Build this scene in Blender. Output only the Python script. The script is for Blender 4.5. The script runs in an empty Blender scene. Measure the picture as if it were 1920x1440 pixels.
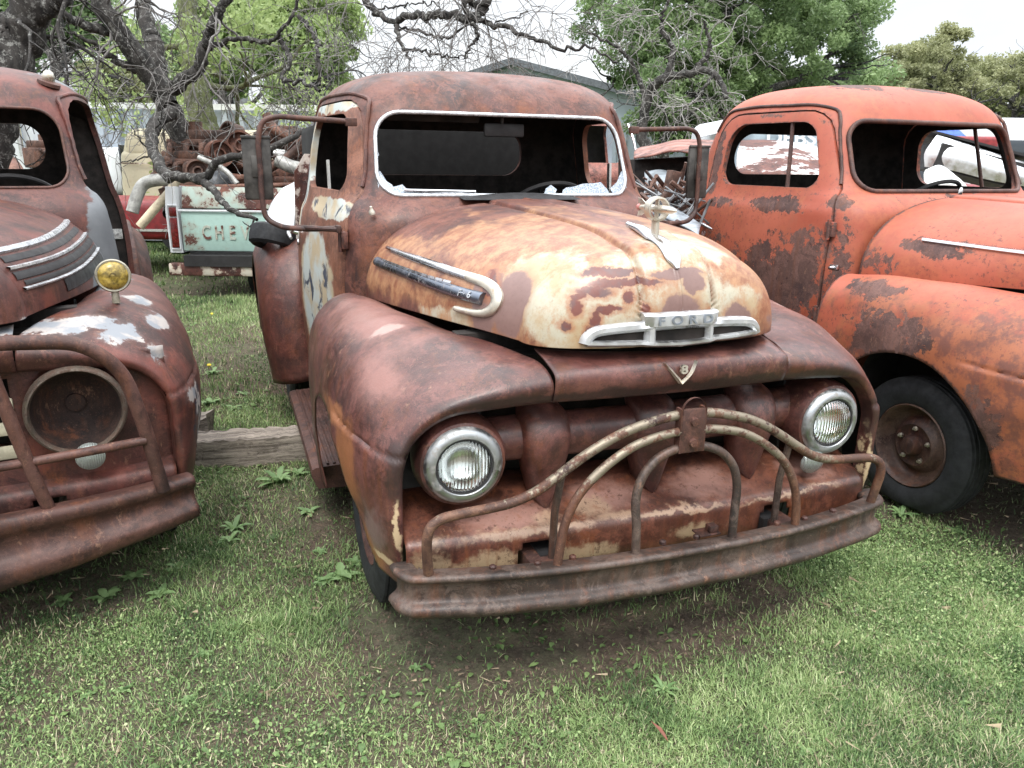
import bpy, bmesh, math, random
import numpy as np
from mathutils import Vector, Matrix
random.seed(7); RNG = np.random.default_rng(7)
SC = bpy.context.scene
COL = SC.collection
# ------------------------------------------------------------------ camera
CAM = np.array([-1.23561714, -1.8574651, 1.63920605])
FW = np.array([0.32704262, 0.90419944, -0.27471166]); RT = np.array([0.94152844, -0.33669526, 0.0126688]); UP = np.array([0.08103899, 0.26279208, 0.96144319])
FPX = 1467.7
cd = bpy.data.cameras.new('camera'); cam = bpy.data.objects.new('camera', cd); COL.objects.link(cam)
cd.sensor_width = 36; cd.lens = 36 * FPX / 1920; cd.clip_end = 2000; cd.clip_start = 0.05
cam.matrix_world = Matrix([[RT[0], UP[0], -FW[0], CAM[0]], [RT[1], UP[1], -FW[1], CAM[1]], [RT[2], UP[2], -FW[2], CAM[2]], [0, 0, 0, 1]])
SC.camera = cam
def PD(px, py, d):
    """world point seen towards (px,py) of the photograph at depth d metres"""
    v = FW + RT * (px - 960) / FPX - UP * (py - 720) / FPX
    return Vector(CAM + v * d)
# ------------------------------------------------------------------ light
SUN_EL, SUN_ROT = math.radians(58), math.radians(200)
world = bpy.data.worlds.new("World"); SC.world = world; world.use_nodes = True
nt = world.node_tree; nt.nodes.clear()
out = nt.nodes.new('ShaderNodeOutputWorld'); bg = nt.nodes.new('ShaderNodeBackground'); bg.inputs['Strength'].default_value = 0.12
sky = nt.nodes.new('ShaderNodeTexSky'); sky.sky_type = 'NISHITA'; sky.sun_disc = False
sky.sun_elevation = SUN_EL; sky.sun_rotation = SUN_ROT; sky.dust_density = 3.0; sky.air_density = 1.2
tc = nt.nodes.new('ShaderNodeTexCoord'); nz = nt.nodes.new('ShaderNodeTexNoise'); nz.inputs['Scale'].default_value = 2.2; nz.inputs['Detail'].default_value = 6
mp = nt.nodes.new('ShaderNodeMapping'); mp.inputs['Scale'].default_value = (1, 1, 3)
nt.links.new(tc.outputs['Generated'], mp.inputs['Vector']); nt.links.new(mp.outputs[0], nz.inputs['Vector'])
cr = nt.nodes.new('ShaderNodeValToRGB'); cr.color_ramp.elements[0].position = 0.35; cr.color_ramp.elements[0].color = (8.3, 8.7, 9.3, 1)
cr.color_ramp.elements[1].position = 0.65; cr.color_ramp.elements[1].color = (10.6, 10.7, 10.8, 1)
nt.links.new(nz.outputs['Fac'], cr.inputs[0])
mx = nt.nodes.new('ShaderNodeMix'); mx.data_type = 'RGBA'; mx.inputs[0].default_value = 0.88
sx = nt.nodes.new('ShaderNodeSeparateXYZ'); nt.links.new(tc.outputs['Generated'], sx.inputs[0])
gr_ = nt.nodes.new('ShaderNodeMapRange'); gr_.inputs[1].default_value = 0.2; gr_.inputs[2].default_value = 0.95; gr_.inputs[3].default_value = .74; gr_.inputs[4].default_value = 2.9; nt.links.new(sx.outputs[2], gr_.inputs[0])
vm = nt.nodes.new('ShaderNodeVectorMath'); vm.operation = 'SCALE'; nt.links.new(cr.outputs[0], vm.inputs[0]); nt.links.new(gr_.outputs[0], vm.inputs['Scale'])
nt.links.new(sky.outputs[0], mx.inputs[6]); nt.links.new(vm.outputs[0], mx.inputs[7]); nt.links.new(mx.outputs[2], bg.inputs[0]); nt.links.new(bg.outputs[0], out.inputs[0])
sl = bpy.data.lights.new('sun', 'SUN'); sl.energy = 1.5; sl.angle = math.radians(12); sl.color = (1, 0.96, 0.9)
sun = bpy.data.objects.new('sun', sl); COL.objects.link(sun)
sun.rotation_euler = (math.radians(90) - SUN_EL, 0, math.radians(180) - SUN_ROT)
SC.view_settings.view_transform = 'Standard'; SC.view_settings.look = 'None'; SC.view_settings.exposure = 0.50; SC.view_settings.gamma = 1
SC.cycles.max_bounces = 6; SC.cycles.transparent_max_bounces = 12; SC.cycles.use_denoising = True
SC.cycles.caustics_reflective = False; SC.cycles.caustics_refractive = False

# ------------------------------------------------------------------ mesh helpers
def new_mesh(name, V, F):
    me = bpy.data.meshes.new(name); me.from_pydata([tuple(map(float, v)) for v in V], [], [tuple(map(int, f)) for f in F]); me.update(); return me
def fast_mesh(name, V, F):
    """V (n,3), F (m,k) numpy, every face k corners"""
    me = bpy.data.meshes.new(name); n = len(V); m, k = F.shape
    me.vertices.add(n); me.vertices.foreach_set('co', np.ascontiguousarray(V, dtype=np.float32).ravel())
    me.loops.add(m * k); me.loops.foreach_set('vertex_index', np.ascontiguousarray(F, dtype=np.int32).ravel())
    me.polygons.add(m); me.polygons.foreach_set('loop_start', np.arange(0, m * k, k, dtype=np.int32)); me.polygons.foreach_set('loop_total', np.full(m, k, dtype=np.int32))
    me.update(calc_edges=True); return me
def link(name, me, mat, parent=None, smooth=True, angle=None):
    o = bpy.data.objects.new(name, me); COL.objects.link(o)
    if mat is not None:
        for m in (mat if isinstance(mat, (list, tuple)) else [mat]): me.materials.append(m)
    if smooth and len(me.polygons):
        me.polygons.foreach_set('use_smooth', [True] * len(me.polygons))
        if angle is not None: me.set_sharp_from_angle(angle=math.radians(angle))
    if parent is not None: o.parent = parent
    return o
def obj(name, V, F, mat, parent=None, smooth=True, angle=None): return link(name, new_mesh(name, V, F), mat, parent, smooth, angle)
def tag(o, label=None, cat=None, group=None, kind=None):
    if label: o['label'] = label
    if cat: o['category'] = cat
    if group: o['group'] = group
    if kind: o['kind'] = kind
    return o
def thing(name, label, cat, loc=(0, 0, 0), rz=0, group=None):
    o = bpy.data.objects.new(name, None); COL.objects.link(o); o.location = loc; o.rotation_euler = (0, 0, rz); o.empty_display_size = .2
    return tag(o, label, cat, group)
def catmull(P, n):
    """P (k,d) control points -> (n,d), passes through points, chord-length spaced"""
    P = np.asarray(P, float); k = len(P)
    if k == 2: t = np.linspace(0, 1, n)[:, None]; return P[0] * (1 - t) + P[1] * t
    d = np.maximum(np.linalg.norm(np.diff(P, axis=0), axis=1), 1e-6) ** .5; T = np.concatenate([[0], np.cumsum(d)])
    L = np.concatenate([[0], np.cumsum(d * d)])
    return catmull_at(P, T, np.interp(np.linspace(0, L[-1], n), L, T))
def catmull_at(P, T, ts):
    k = len(P); M = np.zeros_like(P)
    dT = np.diff(T); S = np.diff(P, axis=0) / dT[:, None]
    M[1:-1] = (S[:-1] * dT[1:, None] + S[1:] * dT[:-1, None]) / (dT[1:] + dT[:-1])[:, None]; M[0] = S[0]; M[-1] = S[-1]
    i = np.clip(np.searchsorted(T, ts, side='right') - 1, 0, k - 2); h = dT[i][:, None]; s = ((ts - T[i]) / dT[i])[:, None]
    return (2*s**3-3*s**2+1)*P[i] + (s**3-2*s**2+s)*h*M[i] + (-2*s**3+3*s**2)*P[i+1] + (s**3-s**2)*h*M[i+1]
def net(C, nu, nv):
    """control net C[rows][cols] xyz -> dense grid (nu,nv,3)"""
    C = np.array(C, float); G = np.stack([catmull(C[i], nv) for i in range(C.shape[0])])
    return np.stack([catmull(G[:, j], nu) for j in range(nv)], 1)
def grid_faces(nu, nv, closeu=False, closev=False, keep=None):
    F = []
    for i in range(nu if closeu else nu - 1):
        for j in range(nv if closev else nv - 1):
            if keep is not None and not keep[i, j]: continue
            F.append((i*nv+j, ((i+1) % nu)*nv+j, ((i+1) % nu)*nv+(j+1) % nv, i*nv+(j+1) % nv))
    return F
def clean(me, dist=1e-5, recalc=True):
    bm = bmesh.new(); bm.from_mesh(me); bmesh.ops.remove_doubles(bm, verts=bm.verts, dist=dist)
    bmesh.ops.delete(bm, geom=[v for v in bm.verts if not v.link_faces], context='VERTS')
    if recalc: bmesh.ops.recalc_face_normals(bm, faces=bm.faces)
    bm.to_mesh(me); bm.free(); return me
def orient(me, ref):
    """flip an open sheet so its normals point away from ref"""
    s = 0.0; r = Vector(ref)
    for p in me.polygons: s += p.normal.dot(p.center - r) * p.area
    if s < 0: me.flip_normals()
    return me
def sheet(name, V, F, mat, parent, ref, thick=0.004, angle=50, offset=-1, dark=None):
    me = new_mesh(name, V, F); clean(me); orient(me, ref); o = link(name, me, [mat, dark] if dark else mat, parent, True, angle)
    m = o.modifiers.new('thick', 'SOLIDIFY'); m.thickness = thick; m.offset = offset
    if dark: m.material_offset = 1; m.material_offset_rim = 0
    return o
def mirx(V): V = np.array(V, float); V[..., 0] *= -1; return V
def frames(P):
    P = np.asarray(P, float); T = np.gradient(P, axis=0); T /= np.maximum(np.linalg.norm(T, axis=1), 1e-9)[:, None]
    n = np.cross(T[0], [0.13, 0.2, 1]); 
    if np.linalg.norm(n) < .1: n = np.cross(T[0], [1, .1, 0])
    n /= np.linalg.norm(n); N = [n]
    for i in range(1, len(P)):
        n = N[-1] - T[i] * np.dot(N[-1], T[i]); n /= max(np.linalg.norm(n), 1e-9); N.append(n)
    N = np.array(N); return T, N, np.cross(T, N)
def tube_vf(P, r, seg=10, closed=False, cap=True, base=0):
    P = np.asarray(P, float); r = np.broadcast_to(np.asarray(r, float), (len(P),))
    T, N, B = frames(P); a = np.linspace(0, 2*math.pi, seg, endpoint=False)
    V = P[:, None] + r[:, None, None] * (np.cos(a)[None, :, None] * N[:, None] + np.sin(a)[None, :, None] * B[:, None])
    n = len(P); F = [(base+i*seg+j, base+((i+1) % n)*seg+j, base+((i+1) % n)*seg+(j+1) % seg, base+i*seg+(j+1) % seg) for i in range(n if closed else n-1) for j in range(seg)]
    V = V.reshape(-1, 3)
    if cap and not closed: F += [tuple(base+j for j in range(seg)), tuple(base+(n-1)*seg+j for j in range(seg))[::-1]]
    return V, F
class MB:
    def __init__(s): s.V = []; s.F = []
    def add(s, V, F):
        b = len(s.V); s.V += [tuple(map(float, v)) for v in np.asarray(V, float).reshape(-1, 3)]; s.F += [tuple(b+int(i) for i in f) for f in F]; return s
    def tube(s, pts, r, n=None, seg=10, closed=False, smooth=True):
        P = np.array([tuple(p) for p in pts], float)
        if smooth and len(P) > 2: P = catmull(np.vstack([P, P[:1]]) if closed else P, n or 8*len(P)); P = P[:-1] if closed else P
        if hasattr(r, '__len__'): r = np.interp(np.linspace(0, 1, len(P)), np.linspace(0, 1, len(r)), r)
        V, F = tube_vf(P, r, seg, closed); return s.add(V, F)
    def box(s, c, d, rot=None, bev=0.0):
        bm = bmesh.new(); bmesh.ops.create_cube(bm, size=1); bmesh.ops.scale(bm, vec=d, verts=bm.verts)
        if bev > 0: bmesh.ops.bevel(bm, geom=list(bm.edges), offset=bev, segments=2, affect='EDGES', profile=.5)
        M = Matrix.Translation(Vector(c)) @ (rot.to_4x4() if rot is not None else Matrix.Identity(4)); bm.transform(M)
        bm.verts.index_update(); s.add([v.co for v in bm.verts], [[v.index for v in f.verts] for f in bm.faces]); bm.free(); return s
    def lathe(s, prof, c, axis, seg=40, up=None, closed=False):
        """prof [(r,h)] around axis through c"""
        ax = Vector(axis).normalized(); u = (Vector(up) if up else (Vector((0, 0, 1)) if abs(ax.z) < .9 else Vector((1, 0, 0)))); u = (u - ax*u.dot(ax)).normalized(); w = ax.cross(u)
        V = []; n = len(prof)
        for (r, h) in prof:
            for k in range(seg):
                a = 2*math.pi*k/seg; V.append(tuple(Vector(c) + ax*h + (u*math.cos(a)+w*math.sin(a))*r))
        F = [(i*seg+j, ((i+1) % n)*seg+j, ((i+1) % n)*seg+(j+1) % seg, i*seg+(j+1) % seg) for i in range(n if closed else n-1) for j in range(seg)]
        return s.add(V, F)
    def prism(s, pts, vec):
        """polygon pts extruded along vec"""
        n = len(pts); v = Vector(vec); P = [Vector(p) for p in pts]; V = P + [p+v for p in P]
        F = [tuple(range(n))[::-1], tuple(range(n, 2*n))] + [(i, (i+1) % n, n+(i+1) % n, n+i) for i in range(n)]
        return s.add([tuple(p) for p in V], F)
    def build(s, name, mat, parent=None, smooth=True, angle=40, dist=1e-5):
        me = new_mesh(name, s.V, s.F); clean(me, dist); return link(name, me, mat, parent, smooth, angle)
def roundpoly(P, R, seg=8):
    """2D polygon with rounded corners"""
    P = [np.array(p, float) for p in P]; n = len(P); out = []
    R = R if hasattr(R, '__len__') else [R]*n
    for i in range(n):
        a, b, c = P[i-1], P[i], P[(i+1) % n]; u = (a-b)/np.linalg.norm(a-b); v = (c-b)/np.linalg.norm(c-b); r = R[i]
        if r <= 0: out.append(b); continue
        h = math.acos(np.clip(np.dot(u, v), -1, 1))/2; t = r/math.tan(h); p0, p1 = b+u*t, b+v*t
        cen = b + (u+v)/np.linalg.norm(u+v)*r/math.sin(h)
        a0 = math.atan2(*(p0-cen)[::-1]); a1 = math.atan2(*(p1-cen)[::-1]); d = (a1-a0+math.pi) % (2*math.pi)-math.pi
        for k in range(seg+1): q = a0+d*k/seg; out.append(cen+r*np.array([math.cos(q), math.sin(q)]))
    return np.array(out)
def resample(P, n, closed=True):
    P = np.asarray(P, float); Q = np.vstack([P, P[:1]]) if closed else P
    L = np.concatenate([[0], np.cumsum(np.linalg.norm(np.diff(Q, axis=0), axis=1))]); t = np.linspace(0, L[-1], n, endpoint=not closed)
    return np.stack([np.interp(t, L, Q[:, k]) for k in range(Q.shape[1])], 1)
def setmats(me, *ms):
    while len(me.materials) < len(ms): me.materials.append(None)
    for i, m in enumerate(ms): me.materials[i] = m
def boolean(o, cutters, op='DIFFERENCE'):
    """apply boolean cutters to o, remove cutters; returns new mesh on o"""
    for c in cutters:
        m = o.modifiers.new('b', 'BOOLEAN'); m.operation = op; m.object = c; m.solver = 'EXACT'
    bpy.context.view_layer.update(); dg = bpy.context.evaluated_depsgraph_get()
    me = bpy.data.meshes.new_from_object(o.evaluated_get(dg)); o.modifiers.clear(); o.data = me
    for c in cutters: bpy.data.objects.remove(c)
    return o
def solid(o):
    bpy.context.view_layer.update(); dg = bpy.context.evaluated_depsgraph_get()
    me = bpy.data.meshes.new_from_object(o.evaluated_get(dg)); o.modifiers.clear(); o.data = me; return o
def text_mesh(txt, size, ext, bold=0.0, sx=1.0, space=1.0):
    cu = bpy.data.curves.new('t', 'FONT'); cu.body = txt; cu.size = size; cu.extrude = ext; cu.offset = bold; cu.align_x = 'CENTER'; cu.align_y = 'CENTER'; cu.space_character = space; cu.bevel_depth = 0.0
    o = bpy.data.objects.new('t', cu); COL.objects.link(o); bpy.context.view_layer.update()
    me = bpy.data.meshes.new_from_object(o.evaluated_get(bpy.context.evaluated_depsgraph_get())); bpy.data.objects.remove(o)
    for v in me.vertices: v.co.x *= sx
    return me
def text(name, txt, size, ext, M, mat, parent, bold=0.0, sx=1.0, space=1.0, fn=None):
    me = text_mesh(txt, size, ext, bold, sx, space); me.transform(M); me.materials.clear()
    if fn:
        for v in me.vertices: v.co = fn(v.co)
    return link(name, me, mat, parent, False)
def basis(o, x, y, z=None):
    """matrix with text x axis -> x, text y axis -> y, at o"""
    x = Vector(x).normalized(); y = Vector(y); y = (y - x*y.dot(x)).normalized(); z = x.cross(y)
    return Matrix(((x.x, y.x, z.x, o[0]), (x.y, y.y, z.y, o[1]), (x.z, y.z, z.z, o[2]), (0, 0, 0, 1)))

# ------------------------------------------------------------------ materials
class NT:
    def __init__(s, name):
        s.m = bpy.data.materials.new(name); s.m.use_nodes = True; s.t = s.m.node_tree; s.t.nodes.clear()
        s.out = s.t.nodes.new('ShaderNodeOutputMaterial'); s.b = s.t.nodes.new('ShaderNodeBsdfPrincipled'); s.t.links.new(s.b.outputs[0], s.out.inputs[0])
        s.co = s.t.nodes.new('ShaderNodeTexCoord').outputs['Object']
    def n(s, typ): return s.t.nodes.new(typ)
    def L(s, a, b): s.t.links.new(a, b)
    def setin(s, i, v):
        if hasattr(v, 'is_linked') or isinstance(v, bpy.types.NodeSocket): s.L(v, i)
        else: i.default_value = v
    def math(s, op, a, b=0.0, c=None, clamp=False):
        m = s.n('ShaderNodeMath'); m.operation = op; m.use_clamp = clamp; s.setin(m.inputs[0], a); s.setin(m.inputs[1], b)
        if c is not None: s.setin(m.inputs[2], c)
        return m.outputs[0]
    def map(s, v=None, scale=(1, 1, 1), loc=(0, 0, 0)):
        m = s.n('ShaderNodeMapping'); s.L(v or s.co, m.inputs[0]); m.inputs['Scale'].default_value = scale; m.inputs['Location'].default_value = loc; return m.outputs[0]
    def noise(s, scale, detail=6, rough=.6, vec=None, dist=0.0, stretch=None, off=0.0, col=False):
        v = vec or s.co
        if stretch or off: v = s.map(v, stretch or (1, 1, 1), (off, off*.7, off*1.3))
        m = s.n('ShaderNodeTexNoise'); s.L(v, m.inputs['Vector']); m.inputs['Scale'].default_value = scale; m.inputs['Detail'].default_value = detail; m.inputs['Roughness'].default_value = rough; m.inputs['Distortion'].default_value = dist
        return m.outputs['Color' if col else 'Fac']
    def ramp(s, v, lo, hi, a=0.0, b=1.0):
        m = s.n('ShaderNodeMapRange'); m.interpolation_type = 'SMOOTHSTEP'; s.setin(m.inputs[0], v); m.inputs[1].default_value = lo; m.inputs[2].default_value = hi; m.inputs[3].default_value = a; m.inputs[4].default_value = b; return m.outputs[0]
    def mix(s, f, a, b):
        m = s.n('ShaderNodeMix'); m.data_type = 'RGBA'; s.setin(m.inputs[0], f)
        for i, v in ((6, a), (7, b)):
            if isinstance(v, tuple): m.inputs[i].default_value = (*v[:3], 1)
            else: s.L(v, m.inputs[i])
        return m.outputs[2]
    def blob(s, c, r, vec=None):
        """1 at centre c, 0 at ellipsoid radius r, falling on beyond"""
        a = s.n('ShaderNodeVectorMath'); a.operation = 'SUBTRACT'; s.L(vec or s.co, a.inputs[0]); a.inputs[1].default_value = c
        b = s.n('ShaderNodeVectorMath'); b.operation = 'DIVIDE'; s.L(a.outputs[0], b.inputs[0]); b.inputs[1].default_value = r
        l = s.n('ShaderNodeVectorMath'); l.operation = 'LENGTH'; s.L(b.outputs[0], l.inputs[0])
        return s.math('SUBTRACT', 1.0, l.outputs['Value'])
    def maxof(s, xs):
        v = xs[0]
        for x in xs[1:]: v = s.math('MAXIMUM', v, x)
        return v
    def fin(s, col, rough=.6, metal=0.0, bump=None, bs=.2, bd=.01, spec=.5, dent=0):
        if isinstance(col, tuple): s.b.inputs['Base Color'].default_value = (*col[:3], 1)
        else: s.L(col, s.b.inputs['Base Color'])
        s.setin(s.b.inputs['Roughness'], rough); s.setin(s.b.inputs['Metallic'], metal); s.b.inputs['Specular IOR Level'].default_value = spec
        if bump is not None:
            u = s.n('ShaderNodeBump'); u.inputs['Strength'].default_value = bs; u.inputs['Distance'].default_value = bd; s.L(bump, u.inputs['Height'])
            if dent:
                w = s.n('ShaderNodeBump'); w.inputs['Strength'].default_value = .55; w.inputs['Distance'].default_value = dent; s.L(s.noise(5.5, 3, .45, off=13), w.inputs['Height']); s.L(w.outputs[0], u.inputs['Normal'])
            s.L(u.outputs[0], s.b.inputs['Normal'])
        return s.m
def warp(s, scale=6, amt=.06, detail=5):
    c = s.noise(scale, detail, .65, col=True)
    a = s.n('ShaderNodeVectorMath'); a.operation = 'SUBTRACT'; s.L(c, a.inputs[0]); a.inputs[1].default_value = (.5, .5, .5)
    b = s.n('ShaderNodeVectorMath'); b.operation = 'SCALE'; s.L(a.outputs[0], b.inputs[0]); b.inputs['Scale'].default_value = amt*2
    d = s.n('ShaderNodeVectorMath'); d.operation = 'ADD'; s.L(s.co, d.inputs[0]); s.L(b.outputs[0], d.inputs[1]); return d.outputs[0]
def rust_base(s, dark=(.028, .011, .010), mid=(.078, .024, .019), light=(.150, .055, .042), orange=(.20, .060, .018), off=0.0, orange_amt=.5, om=None):
    a = s.ramp(s.noise(2.3, 8, .62, off=off, dist=.3), .38, .62)
    c = s.mix(a, mid, light)
    b = s.ramp(s.noise(3.7, 9, .68, off=off+3.1, dist=.5), .47, .66)
    c = s.mix(b, c, dark)
    o = s.ramp(s.noise(4.5, 10, .7, off=off+7.7, stretch=(1, 1, .6)), .55-.12*(orange_amt-.5), .72)
    if om is not None: o = s.math('MAXIMUM', o, om)
    c = s.mix(s.math('MULTIPLY', o, .8), c, orange)
    fl = s.ramp(s.noise(7.5, 13, .78, off=off+21, dist=.7), .505, .525, 0, .42); c = s.mix(fl, c, tuple(x*.45 for x in dark[:1])+tuple(x*.5 for x in dark[1:]))
    fl = s.ramp(s.noise(12, 13, .80, off=off+27, dist=.5), .535, .56, 0, .5); c = s.mix(fl, c, tuple(x*1.25 for x in light))
    rn = s.math('MULTIPLY', s.ramp(s.noise(13, 7, .7, off=off+33, stretch=(1, 1, .06)), .52, .66), .42); c = s.mix(rn, c, tuple(a*.6 for a in orange))
    f = s.noise(90, 5, .75); c = s.mix(s.ramp(f, .35, .75, 0, .45), c, (.045, .02, .016))
    g = s.noise(240, 2, .6, off=2); c = s.mix(s.ramp(g, .60, .75, 0, .35), c, (.28, .14, .085))
    v = s.noise(22, 8, .75, stretch=(1, 1, .16), off=off+4); c = s.mix(s.ramp(v, .52, .72, 0, .4), c, (.20, .080, .045))
    p = s.noise(130, 3, .8, off=5); c = s.mix(s.ramp(p, .62, .70, 0, .7), c, (.022, .012, .010))
    q = s.math('MULTIPLY', s.ramp(s.noise(34, 8, .8, off=off+8), .565, .60), s.ramp(s.noise(4, 4, .6, off=off+6), .4, .6)); c = s.mix(s.math('MULTIPLY', q, .75), c, (.026, .012, .011))
    q = s.math('MULTIPLY', s.ramp(s.noise(28, 8, .8, off=off+18, stretch=(1, 1, .5)), .57, .62), s.ramp(s.noise(3.5, 4, .6, off=off+9), .45, .65)); c = s.mix(s.math('MULTIPLY', q, .6), c, (.26, .14, .09))
    return c, f
def make_rust(name, off=0.0, rough=(.42, .7), coat=.22, **k):
    s = NT(name); c, f = rust_base(s, off=off, **k)
    r = s.ramp(s.noise(7, 6, .6, off=off+1), .3, .7, *rough)
    s.fin(c, r, 0, f, .35, .004, .4, dent=.022); s.b.inputs['Coat Weight'].default_value = coat*.5; s.b.inputs['Coat Roughness'].default_value = .34; return s.m
def flat(name, col, rough=.5, metal=0.0, var=.25, scale=12, bump=.15):
    s = NT(name); n = s.noise(scale, 6, .65); d = tuple(x*(1-var) for x in col); l = tuple(min(1, x*(1+var)) for x in col)
    return s.fin(s.mix(s.ramp(n, .35, .65), d, l), s.ramp(s.noise(scale*1.7, 4, .6), .3, .7, max(0.03, rough-.1), min(1, rough+.12)), metal, s.noise(scale*6, 4, .6), bump, .003)
def chipped(name, paint, under, amt=.5, scale=5, rough=.45, edge=.02, off=0.0, rusty=True, metal=0.0):
    s = NT(name); w = warp(s, scale*2.5, .03)
    n = s.noise(scale, 10, .68, vec=w, off=off); m = s.ramp(n, amt-edge, amt+edge)
    h = s.ramp(n, amt-.10, amt); pa = s.mix(s.math('MULTIPLY', h, .5), paint, tuple((a+b*2)/3 for a, b in zip(paint, (.30, .11, .045))))
    pa = s.mix(s.ramp(s.noise(scale*7, 6, .7), .45, .75, 0, .3), pa, tuple(x*.6 for x in paint))
    if rusty: rb, f = rust_base(s, off=off+2)
    else: rb, f = under, s.noise(80, 4)
    return s.fin(s.mix(m, pa, rb), s.mix(m, (rough,)*3, (.7,)*3), s.math('MULTIPLY', s.math('SUBTRACT', 1.0, m), metal), f, .2, .003)
# the middle truck
M_RUST = make_rust('rust_satin', 0.0, rough=(.34, .52), dark=(.062, .027, .024), orange_amt=.45, coat=.35)
M_RUST2 = make_rust('rust_warm', 5.0, mid=(.085, .027, .021), light=(.16, .060, .042), orange_amt=.8, coat=.3)
M_RUSTD = make_rust('rust_dark', 9.0, dark=(.018, .009, .008), mid=(.05, .021, .017), light=(.105, .048, .037), rough=(.5, .75), orange_amt=.2)
M_SHADE_GRIME = flat('shade_grime', (.020, .016, .014), .95, var=.6)  # grime, with the shade inside the cabs put into its colour
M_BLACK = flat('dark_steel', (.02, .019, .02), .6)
def fender_mat():
    s = NT('fender_rust'); w = warp(s, 8, .05); c, f = rust_base(s, off=0.0, mid=(.080, .026, .022), light=(.145, .056, .046), dark=(.032, .013, .012), orange_amt=.45)
    x = s.n('ShaderNodeSeparateXYZ'); s.L(s.co, x.inputs[0]); ax = s.math('ABSOLUTE', x.outputs[0]); cmb = s.n('ShaderNodeCombineXYZ'); s.L(ax, cmb.inputs[0]); s.L(x.outputs[1], cmb.inputs[1]); s.L(x.outputs[2], cmb.inputs[2])
    a = s.n('ShaderNodeVectorMath'); a.operation = 'ADD'; b = s.n('ShaderNodeVectorMath'); b.operation = 'SUBTRACT'; s.L(w, b.inputs[0]); s.L(s.co, b.inputs[1]); s.L(cmb.outputs[0], a.inputs[0]); s.L(b.outputs[0], a.inputs[1]); v = a.outputs[0]
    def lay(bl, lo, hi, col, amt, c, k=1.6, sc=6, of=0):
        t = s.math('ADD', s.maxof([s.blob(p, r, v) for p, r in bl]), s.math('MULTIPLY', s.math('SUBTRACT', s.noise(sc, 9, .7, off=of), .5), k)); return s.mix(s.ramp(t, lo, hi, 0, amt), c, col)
    c = lay([((.80, .75, 1.12), (.22, .6, .10)), ((.84, .40, 1.0), (.14, .25, .10))], .1, .8, (.24, .11, .09), .8, c, of=3)  # paler fender tops: light from above put into the colour
    c = lay([((.93, .42, .72), (.10, .14, .20)), ((.90, .3, .5), (.1, .14, .10)), ((.95, .6, .86), (.06, .2, .05))], .1, .6, (.26, .105, .045), .85, c, of=9)
    c = lay([((.875, .27, .62), (.05, .09, .13))], .0, .5, (.17, .11, .105), .9, c, 1.0, 8, 12)
    c = lay([((.845, .18, .64), (.016, .06, .17)), ((.86, .24, .50), (.06, .09, .025))], .15, .5, (.58, .44, .27), .8, c, 1.4, 14, 5)
    c = lay([((.60, .13, .985), (.35, .06, .03)), ((.83, .16, .80), (.05, .05, .12)), ((.2, .10, .99), (.6, .05, .02))], .0, .5, (.028, .016, .015), .75, c, 1.2, 9, 7)
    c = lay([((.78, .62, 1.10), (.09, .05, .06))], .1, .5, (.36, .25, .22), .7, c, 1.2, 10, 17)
    s.fin(c, s.ramp(s.noise(7, 6, .6), .3, .7, .34, .54), 0, f, .3, .004, .5, dent=.022); s.b.inputs['Coat Weight'].default_value = .2; s.b.inputs['Coat Roughness'].default_value = .28; return s.m
M_FEN = fender_mat()
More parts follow.
